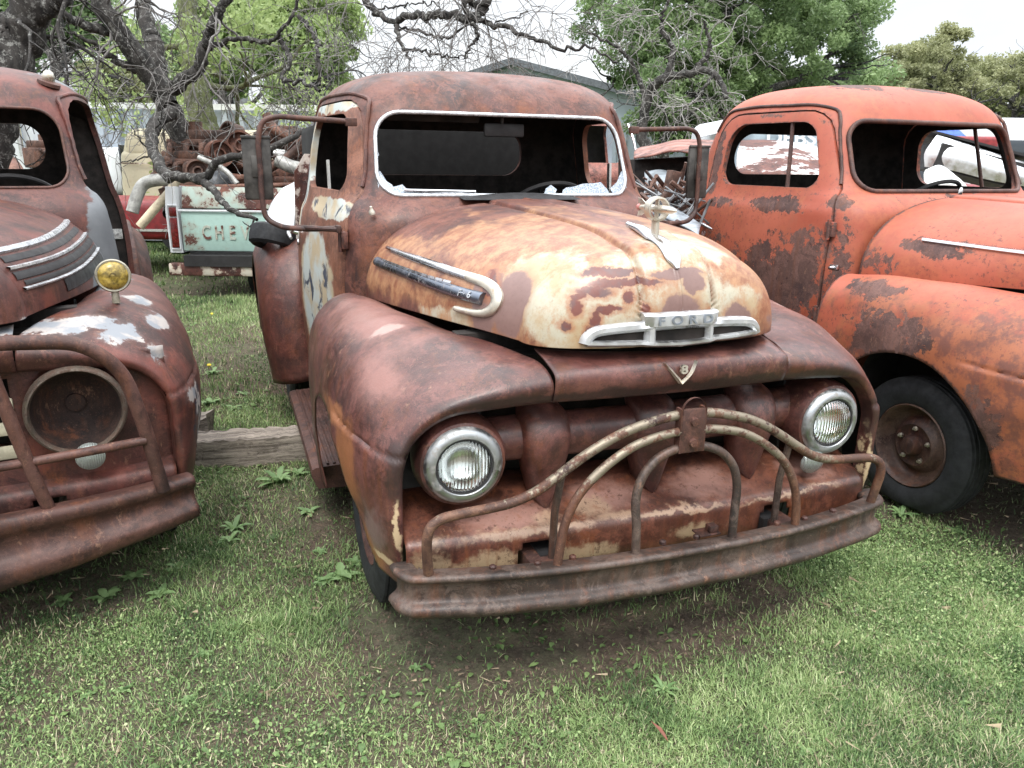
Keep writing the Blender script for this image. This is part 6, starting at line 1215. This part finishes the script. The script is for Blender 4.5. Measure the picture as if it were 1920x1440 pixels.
sideA = [i*ny_ for i in range(nx_)]; sideB = [(nx_-1)*ny_+j for j in range(ny_)]; sideC = [i*ny_+ny_-1 for i in range(nx_)][::-1]; sideD = [j for j in range(ny_)][::-1]
for sd, (a, bb) in zip((sideA, sideB, sideC, sideD), ((0, 1), (1, 2), (2, 3), (3, 0))): F.append([b+a]+[b+bb]+sd[::-1])
gme = new_mesh('ground', V, F); clean(gme, 1e-6); orient(gme, (0, 0, -50)); tag(link('ground', gme, ground_mat()), kind='structure')
# ---- grass
def vnoise(x, y, s, seed):
    g = np.random.default_rng(seed).uniform(0, 1, (64, 64)); X_, Y_ = (x*s) % 64, (y*s) % 64; i, j = X_.astype(int), Y_.astype(int); fx, fy = X_-i, Y_-j; fx = fx*fx*(3-2*fx); fy = fy*fy*(3-2*fy)
    return (g[i % 64, j % 64]*(1-fx)+g[(i+1) % 64, j % 64]*fx)*(1-fy)+(g[i % 64, (j+1) % 64]*(1-fx)+g[(i+1) % 64, (j+1) % 64]*fx)*fy
def density(x, y):
    n = .55*vnoise(x, y, .9, 1)+.3*vnoise(x, y, 2.6, 2)+.15*vnoise(x, y, 7, 3); d = np.clip((n-.22)*3.4, .30, 1); d = np.maximum(d, np.clip((-y-.30)*1.8, 0, .85)*np.clip(.35+n*1.2, 0, 1))
    def foot(cx, cy, hw, y0, y1, rz): c_, s_ = math.cos(rz), math.sin(rz); lx = c_*(x-cx)+s_*(y-cy); ly = -s_*(x-cx)+c_*(y-cy); return np.maximum(np.abs(lx)-hw, np.maximum(y0-ly, ly-y1))
    f = np.minimum(np.minimum(foot(0, 0, .82, .0, 4.4, 0), foot(2.483, -.159, .82, .0, 4.4, .04)), foot(-2.268, .72, .82, .0, 4.4, .147))
    d *= np.clip(.06+(f+.05+.25*n)*2.4, .05, 1)
    # worn soil in the lane left of the middle truck and below its bumper
    for (cx, cy, rx, ry, k) in ((-1.06, 1.35, .36, .85, .95), (-.78, .50, .26, .35, .9), (-.25, .16, .90, .14, .62), (-1.35, .95, .2, .25, .6), (-1.2, 2.6, .5, .5, .7)):
        w = np.exp(-(((x-cx)/rx)**2+((y-cy)/ry)**2)**1.5); d *= 1-k*w*np.clip((.74-n)*6, .88, 1)
    return d
def scatter(n, r0, r1, rg, a0=-57, a1=57):
    if r1 > 12: a0, a1 = -48, 48
    n = int(n*(a1-a0)/88*1.12); r0 += .55; r1 += .7; th = np.radians(rg.uniform(a0, a1, n))+math.radians(19.885); r = np.sqrt(rg.uniform(r0*r0, r1*r1, n)); return CAM[0]-.24+r*np.sin(th), CAM[1]-.66+r*np.cos(th)
def blades(n, r0, r1, h, w, rg, bend=.6, two=True, thin=1.0):
    x, y = scatter(n, r0, r1, rg); n = len(x); k = rg.uniform(0, 1, n) < density(x, y)*thin; x, y = x[k], y[k]; n = len(x); hh = h*rg.uniform(.35, 1.35, n)*(.45+.55*vnoise(x, y, 1.7, 5)+.75*vnoise(x, y, 8.0, 25)**2); a = rg.uniform(0, 2*np.pi, n); dx, dy = np.cos(a), np.sin(a); b = rg.uniform(.2, 1.5, n)*bend*hh; ww = w*rg.uniform(.6, 1.4, n)
    z = gh(x, y); px, py = -dy*ww, dx*ww
    def pt(s, t, wd): return np.stack([x+dx*b*t+px*wd*s, y+dy*b*t+py*wd*s, z+hh*(t if two else t)*(1-.25*t*np.minimum(b/hh, 1.5))-.004*(t == 0)], 1)
    if two: V = np.stack([pt(-1, 0, 1), pt(1, 0, 1), pt(1, .55, .8), pt(-1, .55, .8), pt(0, 1, 0)], 1).reshape(-1, 3); i = np.arange(n)*5; F = np.concatenate([np.stack([i, i+1, i+2], 1), np.stack([i, i+2, i+3], 1), np.stack([i+3, i+2, i+4], 1)]); m = 5
    else: V = np.stack([pt(-1, 0, 1), pt(1, 0, 1), pt(0, 1, 0)], 1).reshape(-1, 3); i = np.arange(n)*3; F = np.stack([i, i+1, i+2], 1); m = 3
    r = np.clip(.30+.50*(vnoise(x, y, 1.1, 6)-.5)+.45*(vnoise(x, y, 5.5, 26)-.5)+rg.normal(0, .17, n), 0, 1); r = np.where(rg.uniform(0, 1, n) < .03+.16*np.clip(vnoise(x, y, 1.5, 12)-.45, 0, 1)*2, rg.uniform(.86, 1, n), np.minimum(r, .8)); return V, F, np.repeat(r, m)
def merge(parts):
    Vs, Fs, Rs, b = [], [], [], 0
    for V, F, r in parts: Vs.append(V); Fs.append(F+b); Rs.append(r); b += len(V)
    return np.concatenate(Vs), np.concatenate(Fs), np.concatenate(Rs)
def grass_mat():
    s = NT('grass'); at = s.n('ShaderNodeAttribute'); at.attribute_name = 'rnd'; cr_ = s.n('ShaderNodeValToRGB'); e = cr_.color_ramp.elements; e[0].position = 0; e[0].color = (.06, .115, .04, 1); e[1].position = 1; e[1].color = (.60, .53, .36, 1)
    for p, c in ((.35, (.20, .30, .11)), (.62, (.37, .46, .20)), (.80, (.57, .64, .36)), (.87, (.40, .37, .24))): q = e.new(p); q.color = (*c, 1)
    s.L(at.outputs['Fac'], cr_.inputs[0]); c = cr_.outputs[0]; s.fin(c, .5, 0, spec=.35)
    t = s.n('ShaderNodeBsdfTranslucent'); s.L(c, t.inputs[0]); mx = s.n('ShaderNodeMixShader'); mx.inputs[0].default_value = .3; s.L(s.b.outputs[0], mx.inputs[1]); s.L(t.outputs[0], mx.inputs[2]); s.L(mx.outputs[0], s.out.inputs[0]); return s.m
rg = np.random.default_rng(99)
parts = [blades(560000, 1.2, 3.2, .021, .0013, rg, bend=1.1), blades(520000, 2.6, 5.2, .026, .0018, rg, bend=1.0), blades(200000, 4.8, 9.5, .040, .004, rg, two=False), blades(120000, 9, 24, .055, .010, rg, two=False), blades(60000, 22, 60, .08, .03, rg, two=False)]
# clover-like small leaves: flat triangles pairs
def clover(n, r0, r1, s0, rg, thr):
    x, y = scatter(n, r0, r1, rg); n = len(x); k = (vnoise(x, y, 1.9, 8)+rg.normal(0, .08, n) > thr) & (rg.uniform(0, 1, n) < density(x, y)*1.3); x, y = x[k], y[k]; n = len(x); s = s0*rg.uniform(.6, 1.5, n); a = rg.uniform(0, 2*np.pi, n); z = gh(x, y)+rg.uniform(.006, .030, n); t1, t2 = rg.normal(0, .45, n), rg.normal(0, .45, n)
    def q(u, v): return np.stack([x+s*(u*np.cos(a)-v*np.sin(a)), y+s*(u*np.sin(a)+v*np.cos(a)), z+s*(u*t1+v*t2)], 1)
    V = np.stack([q(-1, 0), q(-.2, -.62), q(.75, -.45), q(1, 0), q(.75, .45), q(-.2, .62)], 1).reshape(-1, 3); i = np.arange(n)*6; F = np.concatenate([np.stack([i, i+1, i+2], 1), np.stack([i, i+2, i+3], 1), np.stack([i, i+3, i+4], 1), np.stack([i, i+4, i+5], 1)]); return V, F, np.repeat(np.clip(.33+rg.normal(0, .17, n), 0, .8), 6)
parts += [clover(110000, 1.2, 3.6, .0038, rg, .48), clover(60000, 3.2, 7, .0055, rg, .50)]
def broad(n, r0, r1, s0, rg):
    x, y = scatter(n, r0, r1, rg); cl = vnoise(x, y, 2.3, 15)*.6+vnoise(x, y, 6.5, 16)*.4; n = len(x); lane = np.exp(-(((x+1.15)/.55)**2+((y-1.0)/1.3)**2)); k = rg.uniform(0, 1, n) < np.clip((cl-.56+.05*lane)*5, 0, .9); x, y = x[k], y[k]; n = len(x); s = s0*rg.uniform(.5, 1.5, n); a = rg.uniform(0, 2*np.pi, n); z = gh(x, y)+.004; up = rg.uniform(.15, .9, n); w = rg.uniform(.22, .42, n)
    def q(t, v): return np.stack([x+s*(t*np.cos(a)*np.cos(up*.6)-v*w*np.sin(a)), y+s*(t*np.sin(a)*np.cos(up*.6)+v*w*np.cos(a)), z+s*(t*up-.55*up*t*t)+s*.12*np.abs(v)], 1)
    P = [q(0, 0), q(.35, 0), q(.75, 0), q(1.05, 0), q(.3, -.7), q(.65, -1), q(.95, -.5), q(.3, .7), q(.65, 1), q(.95, .5)]; V = np.stack(P, 1).reshape(-1, 3); i = np.arange(n)*10
    T_ = [(0, 4, 1), (4, 5, 1), (5, 2, 1), (5, 6, 2), (6, 3, 2), (0, 1, 7), (7, 1, 8), (8, 1, 2), (8, 2, 9), (9, 2, 3)]; F = np.concatenate([np.stack([i+a_, i+b_, i+c_], 1) for a_, b_, c_ in T_]); return V, F, np.repeat(np.clip(.24+rg.normal(0, .10, n), 0, .5), 10)
parts += [broad(11000, 1.3, 4.5, .020, rg), broad(20000, 4, 9, .032, rg)]
V, F, rn = merge(parts); gr = leaf_obj('grass', V, F, rn, grass_mat()); tag(gr, 'short mown green grass mixed with clover and dry stalks', 'grass', kind='stuff')
# litter: dry stalks, leaf bits
m = []; rg = np.random.default_rng(7); x, y = scatter(1500, 1.3, 6, rg); n = len(x); a = rg.uniform(0, 2*np.pi, n); L = rg.uniform(.006, .028, n); w = rg.uniform(.0004, .0009, n); z = gh(x, y)+rg.uniform(.003, .02, n)
V = np.stack([np.stack([x-np.cos(a)*L-np.sin(a)*w, y-np.sin(a)*L+np.cos(a)*w, z], 1), np.stack([x-np.cos(a)*L+np.sin(a)*w, y-np.sin(a)*L-np.cos(a)*w, z], 1), np.stack([x+np.cos(a)*L+np.sin(a)*w, y+np.sin(a)*L-np.cos(a)*w, z+rg.normal(0, .006, n)], 1), np.stack([x+np.cos(a)*L-np.sin(a)*w, y+np.sin(a)*L+np.cos(a)*w, z+rg.normal(0, .006, n)+.002], 1)], 1).reshape(-1, 3)
o = leaf_obj('dry_litter', V, np.arange(4*n).reshape(n, 4), np.zeros(4*n), flat('straw', (.38, .30, .20), .8, 0, .4, 20)); tag(o, 'scattered dry stalks and bits lying in the grass', 'plant litter', kind='stuff')
rg = np.random.default_rng(17); x, y = scatter(60000, 1.3, 6, rg); k = density(x, y)+rg.uniform(-.15, .15, len(x)) < .42; x, y = x[k], y[k]; n = len(x); r = rg.uniform(.0015, .007, n)*rg.uniform(.4, 1.6, n); z = gh(x, y)
J = rg.uniform(.6, 1.3, (n, 5)); V = np.stack([np.stack([x+r*J[:, 0], y, z], 1), np.stack([x-.5*r*J[:, 1], y+.8*r, z], 1), np.stack([x-.5*r, y-.8*r*J[:, 2], z], 1), np.stack([x+.2*r*J[:, 3], y+.1*r, z+r*.9*J[:, 4]], 1)], 1).reshape(-1, 3); i = np.arange(n)*4
F = np.concatenate([np.stack([i, i+1, i+3], 1), np.stack([i+1, i+2, i+3], 1), np.stack([i+2, i, i+3], 1)])
me = fast_mesh('clods', V, F); o = link('soil_crumbs', me, flat('soil_crumb', (.12, .085, .06), .95, 0, .6, 60), None, False); tag(o, 'small crumbs of bare soil between the trucks', 'soil', kind='stuff')
# broad-leaved weeds, each its own plant
M_WEED = leafm('weed_leaf', (.11, .20, .07), (.24, .36, .15), .25)
def weed_mesh(seed, nl, L, wdt, up):
    rg = np.random.default_rng(seed); Vs, Fs, b, rn = [], [], 0, []
    for k in range(nl):
        a = 2*math.pi*k/nl+rg.uniform(-.4, .4); l = L*rg.uniform(.35, 1.25); el = rg.uniform(.25, 1.0)*up; n = 9; P = []
        for i in range(n): t = i/(n-1); r = l*t*(1-.12*t); z = l*(math.sin(el)*t-.75*t*t*math.sin(el)*.9)+.004; P.append((r*math.cos(el*.5), z, wdt*rg.uniform(.9, 1.1)*math.sin(math.pi*min(1, t**.75*.96+.04))**.8*(1+.12*math.sin(i*2.4))))
        for (r, z, w) in P: c, s = math.cos(a), math.sin(a); Vs += [(r*c-w*-s, r*s-w*c, z+w*.25), (r*c, r*s, z), (r*c+w*-s, r*s+w*c, z+w*.25)]
        for i in range(n-1):
            for j in (0, 1): Fs.append((b+i*3+j, b+i*3+3+j, b+i*3+4+j, b+i*3+1+j))
        b += n*3; rn += [rg.uniform(.1, .9)]*(n*3)
    me = fast_mesh('weed', np.array(Vs), np.array(Fs)); at = me.attributes.new('rnd', 'FLOAT', 'POINT'); at.data.foreach_set('value', np.array(rn, dtype=np.float32)); return me
wm = [weed_mesh(k, n_, l_, w_, u_) for k, (n_, l_, w_, u_) in enumerate([(12, .13, .020, .9), (9, .10, .018, .6), (14, .15, .016, 1.1), (8, .07, .014, .5)])]
for m_ in wm: m_.materials.append(M_WEED)
spots = [(522, 905, 2, 1.25, 'tall leafy weed growing against the grey timber beam'), (560, 890, 0, .9, None), (640, 1075, 1, 1.3, 'leafy weed beside the front tyre of the middle truck'), (612, 1085, 3, 1.2, None), (665, 1050, 3, 1.1, None), (578, 960, 1, 1.0, None), (440, 990, 2, .9, None), (430, 1010, 0, .7, None), (600, 1030, 3, .8, None), (395, 760, 0, 1.1, None), (440, 770, 1, 1.0, None), (400, 700, 0, 1.0, None), (455, 740, 3, 1.2, None), (1690, 965, 2, .9, 'weed growing in front of the salmon truck wheel hub'), (1720, 950, 0, .8, None), (1790, 995, 1, .9, None), (1680, 935, 3, 1.0, None), (380, 1225, 1, .8, None), (165, 1300, 3, .8, None), (235, 1290, 1, .7, None), (350, 1310, 3, .9, None), (1245, 1290, 2, .8, None), (370, 945, 3, 1.0, None), (300, 1110, 1, 1.0, None), (200, 1120, 0, .9, None), (250, 1080, 3, 1.3, None), (120, 1130, 3, 1.1, None), (330, 1060, 3, 1.1, None), (1510, 1400, 1, .6, None), (1590, 1310, 3, .8, None), (780, 1250, 3, .8, None)]
GEN = 'low broad leaved weed growing in the grass'
for i, (px, py, k, sc, lb) in enumerate(spots):
    o = bpy.data.objects.new('weed', wm[k]); COL.objects.link(o); p = GP(px, py); o.location = (p.x, p.y, float(gh(p.x, p.y))); k_ = .5 if py > 1200 else .72; o.scale = (sc*k_, sc*k_*.9, sc*.8*k_/.72); o.rotation_euler = (0, 0, i*1.7); tag(o, lb or GEN, 'weed', 'broad leaved weeds in the grass')
def dl(px, py, s, c, lb, rz):
    V = [(0, -1, 0), (.35, -.5, .12), (.42, .1, .2), (0, 1, .05), (-.4, .1, .18), (-.33, -.5, .1)]; m = MB(); m.add([(x*s*.6, y*s, z*s+.03) for x, y, z in V], [(0, 1, 2, 3), (0, 3, 4, 5)]); o = m.build('dead_leaf', c, None); p = GP(px, py); o.location = p; o.rotation_euler = (.4, .3, rz); tag(o, lb, 'leaf'); o.data.polygons.foreach_set('use_smooth', [False]*2)
dl(1225, 1385, .035, flat('leaf_brown', (.16, .045, .022), .6), 'single red brown dead leaf in the foreground grass', .5)
dl(1585, 955+60, .025, flat('leaf_tan', (.30, .22, .14), .7), 'small tan dead leaf right of the middle truck bumper', 1.2)
for i, (px, py, lb) in enumerate([(393, 693, 'yellow dandelion flower nearest the left truck fender'), (398, 595, 'yellow dandelion flower farther back in the grass lane')]):
    p = GP(px, py); m = MB(); m.lathe([(.001, .006), (.012, .007), (.016, .002), (.005, -.004), (.0015, -.03)], (p.x, p.y, p.z+.035), (.1, -.3, 1), 12); T1('dandelion', m, flat('petal', (.75, .55, .03), .6), lb, 'flower')
